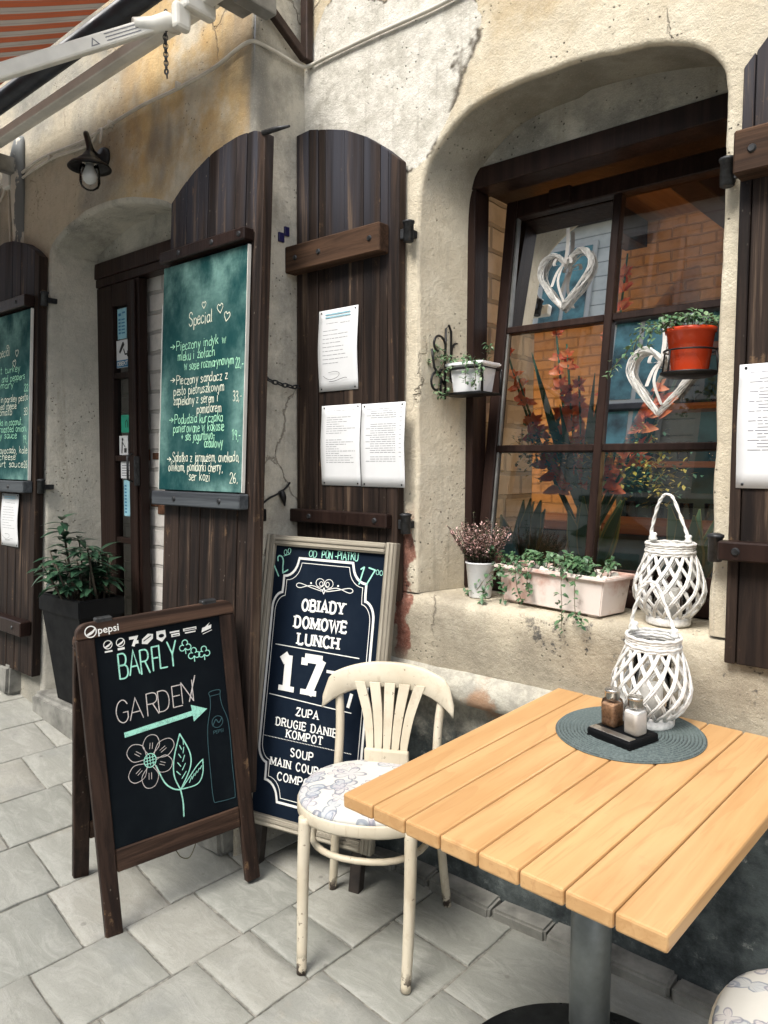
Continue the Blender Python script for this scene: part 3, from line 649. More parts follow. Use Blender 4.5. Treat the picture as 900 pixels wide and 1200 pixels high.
# window bay
win_out = arch_outline((-1.555, .976), (-.614, .976), [(-1.556, 2.20), (-1.545, 2.32), (-1.49, 2.415), (-1.336, 2.502), (-1.104, 2.520), (-.901, 2.504), (-.742, 2.470), (-.664, 2.428), (-.622, 2.365), (-.613, 2.27)])
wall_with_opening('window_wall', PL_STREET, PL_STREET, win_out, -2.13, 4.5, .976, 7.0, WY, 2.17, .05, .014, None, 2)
mb = MB()      # wall below the sill, with the sill as its rounded top
nx = 60; prof = [(2.24, .974), (2.10, .975), (1.985, .974), (1.956, .966), (1.943, .945), (1.945, .90), (1.955, .82), (1.958, .74)]
vs = []
for i in range(nx+1):
    x = -2.13+6.6*i/nx if i not in (0, nx) else (-2.13 if i == 0 else 4.5)
    inw = 1 if -1.60 < x < -.58 else 0
    for y, z in prof:
        yy = y if inw else max(min(y, WY+.02), 0)
        if not inw: yy = min(y, WY)+0.0; yy = WY if z > .93 else yy
        vs.append((x, yy+.004*mnoise.noise((x*5, z*5, 0)), z+(.005*mnoise.noise((x*4, 3, 0)) if z > .9 and inw else 0)))
m = len(prof); fs = [(i*m+j, (i+1)*m+j, (i+1)*m+j+1, i*m+j+1) for i in range(nx) for j in range(m-1)]
mb.poly_mesh(vs, fs, True); mb.obj('sill_wall', PL_STREET, bld)
mb = MB()      # ledge moulding and plinth
prof = [(1.958, .745), (1.935, .728), (1.918, .705), (1.914, .675), (1.922, .650), (1.95, .640), (1.992, .634), (1.992, .54), (1.993, .44), (1.99, .34), (1.994, .24), (1.996, .14), (1.992, .05), (1.996, -.1)]
nx = 120; vs = []
for i in range(nx+1):
    x = -2.13+6.6*i/nx
    for j, (y, z) in enumerate(prof):
        vs.append((x, y+.006*mnoise.noise((x*6, z*8, 4))+.005*mnoise.noise((x*17, z*17, 2)), z+(.006*mnoise.noise((x*5, z, 8)) if j < 6 else 0)))
m = len(prof); mb.poly_mesh(vs, [(i*m+j, (i+1)*m+j, (i+1)*m+j+1, i*m+j+1) for i in range(nx) for j in range(m-1)], True); mb.obj('plinth', PLINTH, bld)
mb = MB(); rnd = random.Random(5)     # rubble strip at the wall foot
x = -2.1
while x < 2:
    w = rnd.uniform(.10, .26); d = rnd.uniform(.0, .03); t = bmesh.new(); bmesh.ops.create_cube(t, size=1)
    for v in t.verts: v.co = Vector((v.co.x*w*.97, v.co.y*.075+rnd.uniform(-.008, .008), v.co.z*.07+rnd.uniform(-.009, .009)))
    bmesh.ops.bevel(t, geom=list(t.edges), offset=.008, segments=2, affect='EDGES'); mb = MB(); mb.absorb(t, Matrix.Translation((x+w/2, 1.968-d*.3, .008-d*.3))); mb.obj('foundation_stone', STONE, bld); x += w
# tympanum above the lintel
mb = MB(); rect2(mb, -1.66, 2.396, -.5, 2.66, 2.168); mb.obj('window_tympanum', PL_REV, bld)

# doorway bay (battered: leans back as it rises)
door_out = arch_outline((-3.615, .05), (-2.565, .05), [(-3.612, 2.28), (-3.604, 2.38), (-3.57, 2.437), (-3.397, 2.492), (-3.204, 2.516), (-2.93, 2.492), (-2.64, 2.415), (-2.575, 2.35), (-2.565, 2.26)])
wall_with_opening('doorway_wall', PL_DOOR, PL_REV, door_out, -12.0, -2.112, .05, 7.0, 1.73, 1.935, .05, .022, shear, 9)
mb = MB(fn=shear)
vs, fs = [], []
ys = [1.73, 1.738, 1.76, 1.97]; xo = [-2.112, -2.105, -2.103, -2.103]; zs = [.0+i*.1 for i in range(71)]
for z in zs:
    for y, x in zip(ys, xo): vs.append((x+.004*mnoise.noise((y*9, z*4, 2)), y, z))
fs = [(i*4+j, i*4+j+1, i*4+j+5, i*4+j+4) for i in range(70) for j in range(3)]
mb.poly_mesh(vs, fs, True); mb.obj('pier_side', PL_DOOR, bld)
mb = MB(); rect2(mb, -3.75, 2.375, -2.4, 2.66, 1.936); mb.obj('door_tympanum', PL_REV, bld)
mb = MB(); rnd = random.Random(8); x = -8.0      # base stones under the doorway wall
while x < -2.2:
    w = rnd.uniform(.16, .34)
    if not (x+w > -3.62 and x < -2.6):
        t = bmesh.new(); bmesh.ops.create_cube(t, size=1)
        for v in t.verts: v.co = Vector((v.co.x*w*.96, v.co.y*.16+rnd.uniform(-.012, .012), v.co.z*.16+rnd.uniform(-.015, .015)))
        bmesh.ops.bevel(t, geom=list(t.edges), offset=.016, segments=2, affect='EDGES'); mb = MB(); mb.absorb(t, Matrix.Translation((x+w/2, 1.645, gz(x+w/2)+.055))); mb.obj('foundation_stone', STONE, bld)
    x += w
mb = MB()
t = bmesh.new(); bmesh.ops.create_cube(t, size=1)
for v in t.verts: v.co = Vector((v.co.x*1.10, v.co.y*.42, v.co.z*.26))
bmesh.ops.bevel(t, geom=list(t.edges), offset=.022, segments=3, affect='EDGES'); mb.absorb(t, Matrix.Translation((-3.10, 1.80, .17)))
mb.obj('doorstep', STONE, bld)

# --- window
def wbar(mb, x0, x1, z0, z1, y0, y1, b=.004): mb.box((x0, y0, z0), (x1, y1, z1), b)
mb = MB()
wbar(mb, -1.512, -1.478, .98, 2.335, 2.165, 2.25); wbar(mb, -.655, -.55, .98, 2.335, 2.165, 2.25)
wbar(mb, -1.56, -.55, 2.335, 2.402, 2.163, 2.262); wbar(mb, -1.478, -.655, .978, 1.03, 2.168, 2.25)
win = mb.obj('window', W_FRAME, bld)
tilt = Matrix.Translation((0, 2.186, 1.04)) @ Matrix.Rotation(-math.radians(7.5), 4, 'X')      # tilted-in sash, hinged below
sx0, sx1, mx_ = -1.475, -.64, -1.058; H = 1.31
mb = MB(tilt); d0, d1 = 0, .045
mb.box((sx0, d0, 0), (sx0+.042, d1, H)); mb.box((sx1-.042, d0, 0), (sx1, d1, H)); mb.box((sx0+.042, d0+.001, 0), (sx1-.042, d1-.001, .05)); mb.box((sx0+.042, d0+.001, H-.062), (sx1-.042, d1-.001, H))
mb.obj('sash', W_FRAME, win)
mb = MB(tilt); mb.box((mx_-.014, d0+.004, .05), (mx_+.014, d1-.004, H-.062)); bz = [.427, .845]
for z in bz: mb.box((sx0+.042, d0+.006, z-.012), (mx_-.014, d1-.006, z+.012)); mb.box((mx_+.014, d0+.006, z-.012), (sx1-.042, d1-.006, z+.012))
mb.obj('muntins', W_FRAME, win)
zz = [.05, bz[0]-.012, bz[0]+.012, bz[1]-.012, bz[1]+.012, H-.062]
for a, b in ((sx0+.042, mx_-.014), (mx_+.014, sx1-.042)):
    for i in range(3):
        mb = MB(tilt); mb.poly_mesh([(a, .02, zz[2*i]), (b, .02, zz[2*i]), (b, .02, zz[2*i+1]), (a, .02, zz[2*i+1])], [(0, 1, 2, 3)]); mb.obj('pane', GLASS, win)
mb = MB(tilt)   # light putty line beside the left stile
mb.box((sx0+.042, .010, .05), (sx0+.049, .026, H-.062), .001); mb.obj('putty_line', GREYM, win)
mb = MB(); mb.box((-1.30, 2.34, 2.285), (-1.22, 2.37, 2.34), .004); mb.obj('window_latch', W_FRAME, win)

# --- interior
mb = MB()
def quad(mb, a, b, c, d): mb.poly_mesh([a, b, c, d], [(0, 1, 2, 3)])
quad(mb, (-1.58, 2.20, .9), (-1.58, 2.75, .9), (-1.58, 2.75, 2.47), (-1.58, 2.20, 2.47)); mb.obj('inner_reveal', BRICKW, bld); mb = MB(); quad(mb, (-.55, 2.20, .9), (-.50, 2.75, .9), (-.50, 2.75, 2.47), (-.55, 2.20, 2.47))
mb.obj('inner_reveal', BRICKW, bld)
mb = MB(); mb.box((-1.7, 2.26, 2.40), (-.4, 2.75, 2.47), 0); mb.obj('inner_lintel', W_FRAME, bld)
mb = MB(); mb.box((-1.7, 2.25, .86), (-.4, 2.85, .955), .004); mb.obj('inner_sill', INWOOD, bld)
mb = MB()
quad(mb, (-1.58, 2.752, .1), (-5.2, 2.752, .1), (-5.2, 2.752, 2.9), (-1.58, 2.752, 2.9)); quad(mb, (-.5, 2.752, .1), (2.0, 2.752, .1), (2.0, 2.752, 2.9), (-.5, 2.752, 2.9)); quad(mb, (-1.58, 2.752, .1), (-.5, 2.752, .1), (-.5, 2.752, .9), (-1.58, 2.752, .9)); quad(mb, (-1.58, 2.752, 2.47), (-.5, 2.752, 2.47), (-.5, 2.752, 2.9), (-1.58, 2.752, 2.9))
quad(mb, (-2.9, 2.76, .1), (-2.9, 4.6, .1), (-2.9, 4.6, 2.9), (-2.9, 2.76, 2.9)); quad(mb, (-5.2, 4.6, .1), (2.0, 4.6, .1), (2.0, 4.6, 2.9), (-5.2, 4.6, 2.9)); quad(mb, (2.0, 2.75, .1), (2.0, 4.6, .1), (2.0, 4.6, 2.9), (2.0, 2.75, 2.9))
mb.obj('interior_wall', BRICKO, bld)
mb = MB(); mb.box((-5.2, 2.2, 2.9), (2, 4.7, 2.95), 0); mb.obj('interior_ceiling', INCEIL, bld)
mb = MB()
for x in (-2.6, -2.0, -1.4, -.8, -.2): mb = MB(); mb.box((x, 2.8, 2.74), (x+.14, 4.58, 2.896), .006); mb.obj('ceiling_beam', W_FRAME, bld)
mb = MB(); mb.box((-5.2, 2.30, .05), (2, 4.7, .10), 0); mb.obj('interior_floor', INFLOOR, bld)
# door passage: whitewashed brick seen through the open door
mb = MB(); mb.box((-3.6, 2.00, .1), (-2.4, 2.10, 2.9), 0); mb.obj('passage_wall', BRICKW, bld)
mb = MB(); rnd = random.Random(2)
for (px, pz) in ((-3.51, 1.42), (-3.40, 1.425), (-3.52, 1.18), (-3.42, 1.20), (-3.36, 1.165)):
    mb.box((px+.2, 1.994, pz), (px+.2+rnd.uniform(.05, .09), 2.0005, pz+rnd.uniform(.03, .055)), .003)
mb.obj('bare_brick', simple('bare red brick', (.13, .055, .025), .9, 0, .4, 30, .5), bld)
mb = MB(); quad(mb, (-3.7, 1.95, .1), (-3.7, 2.35, .1), (-3.7, 2.35, 2.5), (-3.7, 1.95, 2.5)); quad(mb, (-2.45, 1.95, .1), (-2.45, 2.35, .1), (-2.45, 2.35, 2.5), (-2.45, 1.95, 2.5)); quad(mb, (-3.7, 1.95, 2.5), (-2.4, 1.95, 2.5), (-2.4, 2.35, 2.5), (-3.7, 2.35, 2.5)); mb.obj('passage_side', PL_REV, bld)

# --- door
DY = 1.925
mb = MB()
mb.box((-3.70, DY-.01, .3), (-3.60, DY+.07, 2.31), .004); mb.box((-2.60, DY-.01, .3), (-2.5, DY+.07, 2.31), .004); mb.box((-3.70, DY-.012, 2.31), (-2.5, DY+.07, 2.385), .005); mb.box((-3.60, DY-.005, 2.27), (-2.6, DY+.06, 2.309), .003)
door = mb.obj('door', W_FRAME, bld)
mb = MB()
mb.box((-3.599, DY, .3), (-3.425, DY+.045, 2.268), .004); mb.box((-3.290, DY, .3), (-3.185, DY+.045, 2.268), .004); mb.box((-3.424, DY, 2.16), (-3.291, DY+.045, 2.268), .003); mb.box((-3.424, DY+.002, .3), (-3.291, DY+.043, .62), .003)
for z in (1.83, 1.43, 1.03): mb.box((-3.424, DY+.004, z-.014), (-3.291, DY+.041, z+.014), .003)
mb.box((-3.232, DY-.012, .3), (-3.205, DY-.001, 2.26), .004)
mb.obj('door_leaf', W_FRAME, door)
mb = MB()
for a, b in ((.62, 1.016), (1.044, 1.416), (1.444, 1.816), (1.844, 2.16)): rect2(mb, -3.424, a, -3.291, b, DY+.022)
mb.obj('door_pane', GLASS, door)
mb = MB(); mb.box((-3.20, DY-.03, 1.30), (-3.19, DY-.002, 1.44), .003); mb.tube([(-3.20, DY-.035, 1.32), (-3.20, DY-.06, 1.33), (-3.20, DY-.06, 1.44), (-3.20, DY-.035, 1.45)], .006); mb.obj('door_handle', IRON, door)
def sticker(name, x0, z0, x1, z1, mat): 
    mb = MB(); mb.box((x0, DY+.0175, z0), (x1, DY+.0195, z1), 0); return mb.obj(name, mat, door)
sticker('sticker', -3.405, 2.005, -3.325, 2.15, CYANP)
mb = MB(); 
for k in range(5): rect2(mb, -3.396, 2.03+k*.016, -3.376, 2.038+k*.016, DY+.017); rect2(mb, -3.368, 2.03+k*.016, -3.338, 2.036+k*.016, DY+.017)
rect2(mb, -3.396, 2.115, -3.372, 2.128, DY+.017); rect2(mb, -3.36, 2.125, -3.335, 2.133, DY+.017); mb.obj('sticker_print', PRINTB, door)
sticker('sticker', -3.418, 1.868, -3.305, 2.0, PAPER)
mb = MB()     # security camera pictogram
mb.poly_mesh([(-3.395, DY+.017, 1.945), (-3.385, DY+.017, 1.935), (-3.345, DY+.017, 1.975), (-3.352, DY+.017, 1.99), (-3.362, DY+.017, 1.99)], [(0, 1, 2, 3, 4)]); ribbon(mb, [(-3.352, 1.955), (-3.340, 1.93), (-3.318, 1.93)], .008, DY+.017); rect2(mb, -3.322, 1.918, -3.315, 1.945, DY+.017); mb.obj('sticker_print', PRINTD, door)
mb = MB(); rect2(mb, -3.416, 1.87, -3.307, 1.904, DY+.0165); mb.obj('sticker_print', PRINTB, door)
mb = MB(); write(mb, 'OBIEKT', -3.408, -3.315, 1.878, .018, .0035, DY+.015); mb.obj('sticker_lettering', PRINTW, door)
sticker('sticker', -3.385, 1.555, -3.293, 1.64, GREENP)
mb = MB(); ribbon(mb, [(-3.345, 1.58), (-3.345, 1.605), (-3.335, 1.615), (-3.325, 1.605), (-3.325, 1.58)], .004, DY+.016); mb.obj('sticker_print', PRINTD, door)
sticker('sticker', -3.405, 1.447, -3.328, 1.54, PAPER)
mb = MB(); disc2(mb, -3.375, 1.522, .008, DY+.017); ribbon(mb, [(-3.378, 1.51), (-3.382, 1.458)], .010, DY+.017); ribbon(mb, [(-3.372, 1.505), (-3.352, 1.485)], .005, DY+.017); rect2(mb, -3.362, 1.458, -3.338, 1.480, DY+.017); mb.obj('sticker_print', PRINTD, door)
sticker('sticker', -3.395, 1.333, -3.293, 1.415, PAPER)
mb = MB()
for k in range(5): rect2(mb, -3.385, 1.345+k*.012, -3.305-(k % 2)*.015, 1.349+k*.012, DY+.017)
mb.obj('sticker_print', PRINTK, door)
sticker('sticker', -3.37, 1.15, -3.318, 1.325, CYANP)
mb = MB()
for k in range(9): rect2(mb, -3.363, 1.165+k*.016, -3.345, 1.173+k*.016, DY+.017)
mb.obj('sticker_print', PRINTB, door)

# --- shutters (parts of the building)
def shutter(top, z0, y0, y1, cuts, fn=None, M=None):
    """top: [(x,z)] left to right; cuts: plank edges"""
    def zt(x):
        for (a, b), (c, d) in zip(top, top[1:]):
            if a <= x <= c: return b+(d-b)*(x-a)/(c-a)
        return top[-1][1] if x > top[-1][0] else top[0][1]
    mb = MB(M, fn)
    for i, (a, b) in enumerate(zip(cuts, cuts[1:])):
        xs = [a+.0012+(b-a-.0024)*k/5 for k in range(6)]; poly = [(xs[0], z0), (xs[-1], z0)]+[(x, zt(x)) for x in xs[::-1]]
        dy = random.uniform(-.002, .002); mb.prism(poly, y0+dy, y1, .0022)
    return mb.obj('shutter', W_SHUT, bld)
def batten(sh, x0, x1, z0, z1, y0, y1, mat=W_BATT, fn=None, bolts=(), dip=0):
    mb = MB(None, fn); mb.prism([(x0, z0), (x1, z0+dip), (x1, z1+dip), (x0, z1)], y0, y1, .004); b = mb.obj('batten', mat, sh)
    if bolts:
        mb = MB(None, fn)
        for bx in bolts:
            Mm = Matrix.Translation((bx, y0-.001, (z0+z1)/2)) @ Matrix.Rotation(PI/2, 4, 'X'); t = bmesh.new(); bmesh.ops.create_cone(t, cap_ends=True, segments=12, radius1=.012, radius2=.007, depth=.008); mb.absorb(t, Mm)
        mb.obj('bolts', IRON, sh)
sh2 = shutter([(-2.099, 2.600), (-2.03, 2.603), (-1.95, 2.583), (-1.85, 2.553), (-1.75, 2.502), (-1.67, 2.445), (-1.607, 2.392)], .945, 1.918, 1.955, [-2.099, -2.035, -1.985, -1.95, -1.855, -1.765, -1.69, -1.655, -1.607])
batten(sh2, -2.105, -1.648, 2.098, 2.192, 1.865, 1.917, W_BATT, None, (-2.05, -1.93, -1.69)); batten(sh2, -2.105, -1.628, 1.192, 1.240, 1.885, 1.917, W_FRAME, None, (-2.0, -1.68))
shR = shutter([(-.562, 2.33), (-.50, 2.40), (-.40, 2.48), (-.30, 2.54), (-.16, 2.58), (-.05, 2.59)], .925, 1.918, 1.955, [-.562, -.535, -.44, -.33, -.25, -.15, -.05])
batten(shR, -.560, -.05, 2.070, 2.168, 1.855, 1.917, W_BATT, None, (-.52,)); batten(shR, -.572, -.05, 1.180, 1.226, 1.87, 1.917, W_FRAME, None, (-.53,))
SHD = dict(fn=shear)
sh1 = shutter([(-2.52, 2.385), (-2.45, 2.432), (-2.38, 2.470), (-2.265, 2.513), (-2.13, 2.528), (-2.04, 2.524), (-1.982, 2.500)], .28, 1.68, 1.722, [-2.52, -2.42, -2.345, -2.29, -2.21, -2.13, -2.075, -2.02, -1.982], shear)
batten(sh1, -2.525, -2.022, 2.150, 2.192, 1.635, 1.679, W_FRAME, shear, (-2.4, -2.2, -2.05)); batten(sh1, -2.54, -2.012, 1.250, 1.302, 1.635, 1.679, W_BATG, shear, (-2.39, -2.12)); batten(sh1, -2.5, -2.02, .45, .52, 1.64, 1.679, W_FRAME, shear)
sh0 = shutter([(-4.16, 2.505), (-4.02, 2.522), (-3.90, 2.508), (-3.78, 2.475), (-3.69, 2.432), (-3.618, 2.384)], .375, 1.68, 1.722, [-4.16, -4.08, -3.99, -3.91, -3.82, -3.75, -3.67, -3.618], shear)
batten(sh0, -4.16, -3.655, 2.150, 2.205, 1.63, 1.679, W_FRAME, shear, (-3.75,)); batten(sh0, -4.16, -3.64, 1.262, 1.318, 1.63, 1.679, W_BATG, shear, (-3.80,)); batten(sh0, -4.16, -3.63, .575, .645, 1.625, 1.679, W_FRAME, shear, (-3.72, -3.95))
def hinge(sh, x, z, y, fn=None, s=1, strap=.06):
    mb = MB(None, fn); mb.lathe([(.014, -.03), (.017, -.028), (.017, .028), (.020, .03), (.020, .036), (.010, .040)], (x, y, z), 14); mb.box((x-s*strap if s > 0 else x, y-.004, z-.016), (x if s > 0 else x+strap, y+.004, z+.016), .002); mb.box((x-.008, y, z-.012), (x+.008, y+.06, z+.012), .002); mb.obj('hinge', IRON, sh)
hinge(sh2, -1.575, 2.155, 1.928); hinge(sh2, -1.578, 1.205, 1.928); hinge(shR, -.592, 2.10, 1.925, None, -1, .04); hinge(shR, -.592, 1.20, 1.925, None, -1, .04)
hinge(sh0, -3.60, 2.18, 1.70, shear); hinge(sh0, -3.60, 1.29, 1.70, shear)
# ------------------------------------------------------------------ opposite house (the window mirrors it)
oh = thing('townhouse', 'grey clapboard townhouse with teal windows, mirrored in the cafe window', 'building')
mb = MB(); mb.box((-16, -13, -.1), (6, -8.0, 9.2), .02); mb.obj('wall', SIDING, oh)
mb = MB(); mb.poly_mesh([(-16.3, -7.6, 9.1), (6.3, -7.6, 9.1), (6.3, -13.4, 9.1), (-16.3, -13.4, 9.1), (-16.3, -10.5, 11.3), (6.3, -10.5, 11.3)], [(0, 1, 5, 4), (2, 3, 4, 5), (0, 4, 3), (1, 2, 5), (0, 3, 2, 1)]); mb.obj('roof', ROOFM, oh)
for x in (-14.6, -12.9, -11.2, -9.5, -7.8, -6.1, -4.4, -2.7, -1.0, .7, 2.4):
    for z in (1.0, 3.6, 5.3, 7.0):
        mb = MB(); mb.box((x, -7.99, z), (x+1.15, -7.93, z+1.7), .01); w = mb.obj('window', LIGHTF, oh)
        mb = MB(); mb.box((x+.09, -7.926, z+.09), (x+.53, -7.915, z+1.6), 0); mb.box((x+.62, -7.926, z+.09), (x+1.06, -7.915, z+1.6), 0); mb.obj('pane', TEALG, w)
        mb = MB(); mb.box((x-.12, -7.99, z-.14), (x+1.27, -7.78, z-.03), .01); mb.obj('sill', ROOFM, w)
for x in (-12.3, -8.9, -5.5, -2.1):
    mb = MB(); mb.poly_mesh([(x-.8, -7.80, 2.85), (x+.8, -7.80, 2.85), (x, -7.80, 3.4), (x-.8, -7.99, 2.85), (x+.8, -7.99, 2.85), (x, -7.99, 3.4)], [(0, 1, 2), (3, 5, 4), (0, 2, 5, 3), (1, 4, 5, 2), (0, 3, 4, 1)]); mb.obj('pediment', ROOFM, oh)
# lit lamps inside (warm bulbs kept out of the camera's view)

# ================================================================== AWNING, LAMP, CABLES
aw = thing('awning', 'folding arm awning with red and cream striped canvas, white arm and wall bar', 'awning', (0, 0, 0))
mb = MB(); RX0, RX1 = -9.0, -2.25; ry, rz_ = 1.50, 3.10
vs = []; fs = []; NXa = 60
for i in range(NXa+1):
    x = RX0+(RX1-RX0)*i/NXa
    for j in range(9):
        t = j/8; y = ry-.72*t; vs.append((x, y, rz_-.47*.72*t-.008*math.sin(PI*t)+.002*mnoise.noise((x*4, t*3, 0))))
for i in range(NXa):
    for j in range(8): fs.append((i*9+j, (i+1)*9+j, (i+1)*9+j+1, i*9+j+1))
mb.poly_mesh(vs, fs, True); mb.obj('fabric', STRIPE, aw)
mb = MB(); mb.tube([(RX0, 1.555, 3.085), (RX1, 1.555, 3.085)], .042, 14); mb.obj('roller', NAVYROLL, aw)
mb = MB(); mb.box((RX0, .745, 2.722), (RX1+.03, .79, 2.785), .008); mb.obj('front_bar', WHITEM, aw)
mb = MB(); mb.box((RX0, 1.545, 2.918), (-1.96, 1.585, 2.958), .005); mb.box((RX0, 1.60, 2.975), (-2.02, 1.66, 3.0), .003); mb.obj('wall_bar', WHITEM, aw)
A0, A1 = Vector((-2.215, 1.455, 2.845)), Vector((-2.75, .62, 2.36))
A1 = A0 + (Vector((-2.4, 1.0, 2.57))-A0)*1.72
mb = MB(); d = (A1-A0).normalized(); sd = d.cross(Vector((0, 0, 1))).normalized(); up_ = sd.cross(d)
Mm = Matrix((sd, d, up_)).transposed().to_4x4(); Mm.translation = A0
mb.box((-.016, .02, -.023), (.016, (A1-A0).length, .023), .007, Mm); arm = mb.obj('arm', WHITEM, aw)
mb = MB(); mb.tube([A0+d*.12+Vector((0, 0, .02)), A0+d*.05, A0, A0-d*.02+Vector((0, .03, -.01))], [.022, .027, .030, .024], 12); mb.box((-2.195, 1.455, 2.815), (-2.16, 1.515, 2.90), .012); mb.box((-2.18, 1.48, 2.88), (-2.14, 1.60, 2.96), .010); mb.obj('shoulder', WHITEM, aw)
mb = MB(); mb.box((-2.13, 1.53, 2.925), (-1.99, 1.70, 2.98), .006); mb.box((-2.03, 1.58, 2.89), (-1.975, 1.72, 3.02), .006); mb.obj('bracket', GREYM, aw)
mb = MB(); mb.box((-3.98, 1.52, 2.85), (-3.93, 1.74, 2.93), .006); mb.obj('bracket', GREYM, aw)
mb = MB()
for k in range(3):
    a = A0+d*(.10+.0)+up_*.0; base = a+sd*-.0
Mt = Mm.copy()
tri = [(-.0166, .27, -.012), (-.0166, .25, -.012), (-.0166, .26, .006)]
for sx in (-1, 1):
    for k in range(3): mb.poly_mesh([Mm @ Vector((sx*.0166, .10, -.010+k*.010)), Mm @ Vector((sx*.0166, .22, -.010+k*.010)), Mm @ Vector((sx*.0166, .22, -.007+k*.010)), Mm @ Vector((sx*.0166, .10, -.007+k*.010))], [(0, 1, 2, 3)])
    q = [Mm @ Vector((sx*.0167, y, z)) for y, z in ((.275, -.012), (.245, -.012), (.26, .012))]; q2 = [Mm @ Vector((sx*.0167, y, z)) for y, z in ((.269, -.009), (.251, -.009), (.26, .006))]
    mb.poly_mesh(q+q2, [(0, 1, 4, 3), (1, 2, 5, 4), (2, 0, 3, 5)])
mb.obj('warning_label', PRINTK, arm)
def chain(mb, pts, L=.022, r=.0022, w=.006):
    P = smooth_pts(pts, 8); acc = 0; k = 0; i = 0
    total = sum((P[j+1]-P[j]).length for j in range(len(P)-1)); n = int(total/(L*.72))
    def at(s):
        for j in range(len(P)-1):
            l = (P[j+1]-P[j]).length
            if s <= l: return P[j]+(P[j+1]-P[j])*(s/l), (P[j+1]-P[j]).normalized()
            s -= l
        return P[-1], (P[-1]-P[-2]).normalized()
    for k in range(n):
        c, d = at((k+.5)*total/n); u = d.orthogonal().normalized(); v = d.cross(u)
        if k % 2: u, v = v, u
        mb.tube([c+d*math.cos(a)*L*.5+u*math.sin(a)*w for a in [2*PI*q/10 for q in range(10)]], r, 5, True)
mb = MB(); chain(mb, [(-2.215, 1.452, 2.88), (-2.214, 1.452, 2.78), (-2.212, 1.452, 2.665)], .018, .0018, .005); chain(mb, [(-2.222, 1.452, 2.86), (-2.223, 1.452, 2.78), (-2.218, 1.452, 2.68)], .018, .0018, .005); mb.obj('chain', IRON, aw)

lamp = thing('wall_lamp', 'black enamel barn style wall lamp with clear bulb above the doorway', 'lamp', (-3.12, 1.731, 2.722)); lamp.scale = (.77, .77, .77)
L = (-3.12, 1.731, 2.722)
def rel(p): return (p[0]-L[0], p[1]-L[1], p[2]-L[2])
mb = MB(Matrix.Rotation(PI/2, 4, 'X')); mb.lathe([(.0, -.01), (.062, -.01), (.062, .012), (.052, .026), (.02, .034), (.02, .06), (0, .06)], (0, 0, 0), 24); mb.obj('wall_plate', BLACKM, lamp)
sc_ = rel((-2.968, 1.56, 2.60)); 
mb = MB(); mb.tube(smooth_pts([(0, -.04, 0), (.02, -.09, .02), (.10, -.16, .06), (sc_[0], sc_[1], sc_[2]+.10), (sc_[0], sc_[1], sc_[2]+.05)], 5), .016, 10); mb.obj('arm', BLACKM, lamp)
mb = MB(); mb.lathe([(.0, .098), (.012, .096), (.016, .075), (.030, .060), (.040, .045), (.060, .030), (.066, .018), (.098, .004), (.112, -.012), (.112, -.018), (.094, -.006), (.060, .010), (.0, .02)], sc_, 32); mb.obj('shade', BLACKM, lamp)
mb = MB(); mb.lathe([(.020, .0), (.022, -.01), (.036, -.045), (.040, -.062), (.034, -.082), (.018, -.096), (0, -.10)], sc_, 20); mb.obj('bulb', simple('frosted bulb glass', (.55, .57, .56), .15, 0, .05, 10), lamp)
mb = MB(); mb.lathe([(.046, .0), (.052, -.03), (.054, -.09), (.044, -.115), (.02, -.13), (0, -.132)], sc_, 24); mb.obj('glass_jar', JAR, lamp)

mb = MB(shear and Matrix()); y0 = 1.722
P = [(-4.9, y0, 2.845), (-4.03, y0, 2.848), (-3.7, y0, 2.870), (-3.3, y0, 2.842), (-3.05, y0, 2.846), (-2.8, y0, 2.850), (-2.56, y0, 2.838), (-2.33, y0, 2.838), (-2.2, y0, 2.856), (-2.135, y0, 2.860)]
P += [(-2.104, 1.735, 2.858), (-2.085, 1.80, 2.848), (-2.086, 1.90, 2.845), (-2.07, 1.945, 2.846), (-1.98, 1.952, 2.850), (-1.75, 1.952, 2.846), (-1.5, 1.952, 2.838), (-1.2, 1.952, 2.842), (0.5, 1.952, 2.85)]
mb.tube(smooth_pts(P, 4), .0068, 8)
for x in (-3.6, -3.05, -2.55): mb.box((x-.006, y0-.012, 2.835), (x+.006, y0+.012, 2.862), .003)
tag(mb.obj('cable', CABLE), 'long off white electric cable clipped across the upper wall and round the corner', 'cable')
mb = MB(); mb.tube(smooth_pts([(-3.98, 1.723, 2.825), (-3.6, 1.723, 2.842), (-3.25, 1.723, 2.812), (-3.16, 1.722, 2.845), (-3.11, 1.715, 2.838), (-3.10, 1.70, 2.775)], 5), .006, 8); tag(mb.obj('cable', CABLE), 'thin white lamp lead running from the junction box to the wall lamp', 'cable')
jb = MB(); jb.box((-4.08, 1.695, 2.805), (-4.0, 1.735, 2.90), .008); tag(jb.obj('junction_box', WHITEM), 'small white plastic junction box on the wall beside the flaking downpipe', 'junction box')
mb = MB(); mb.tube(smooth_pts([(-4.06, 1.72, 2.81), (-4.055, 1.72, 2.6), (-4.05, 1.72, 2.3)], 4), .006, 6); mb.tube(smooth_pts([(-4.08, 1.715, 2.83), (-4.2, 1.715, 2.76), (-4.6, 1.715, 2.78)], 4), .006, 6); tag(mb.obj('cable', CABLE), 'loose white cables dropping from the junction box at the left', 'cable')
mb = MB(fn=shear); mb.tube([(-3.955, 1.735, 3.04), (-3.955, 1.722, 3.02), (-3.955, 1.712, 2.95), (-3.955, 1.722, 2.72), (-3.955, 1.735, 2.50), (-3.955, 1.742, 2.38)], [.03, .045, .055, .055, .05, .045], 16, flat=.55); tag(mb.obj('downpipe', PIPE_P), 'grey downpipe with flaking pale paint below the awning bracket', 'downpipe')
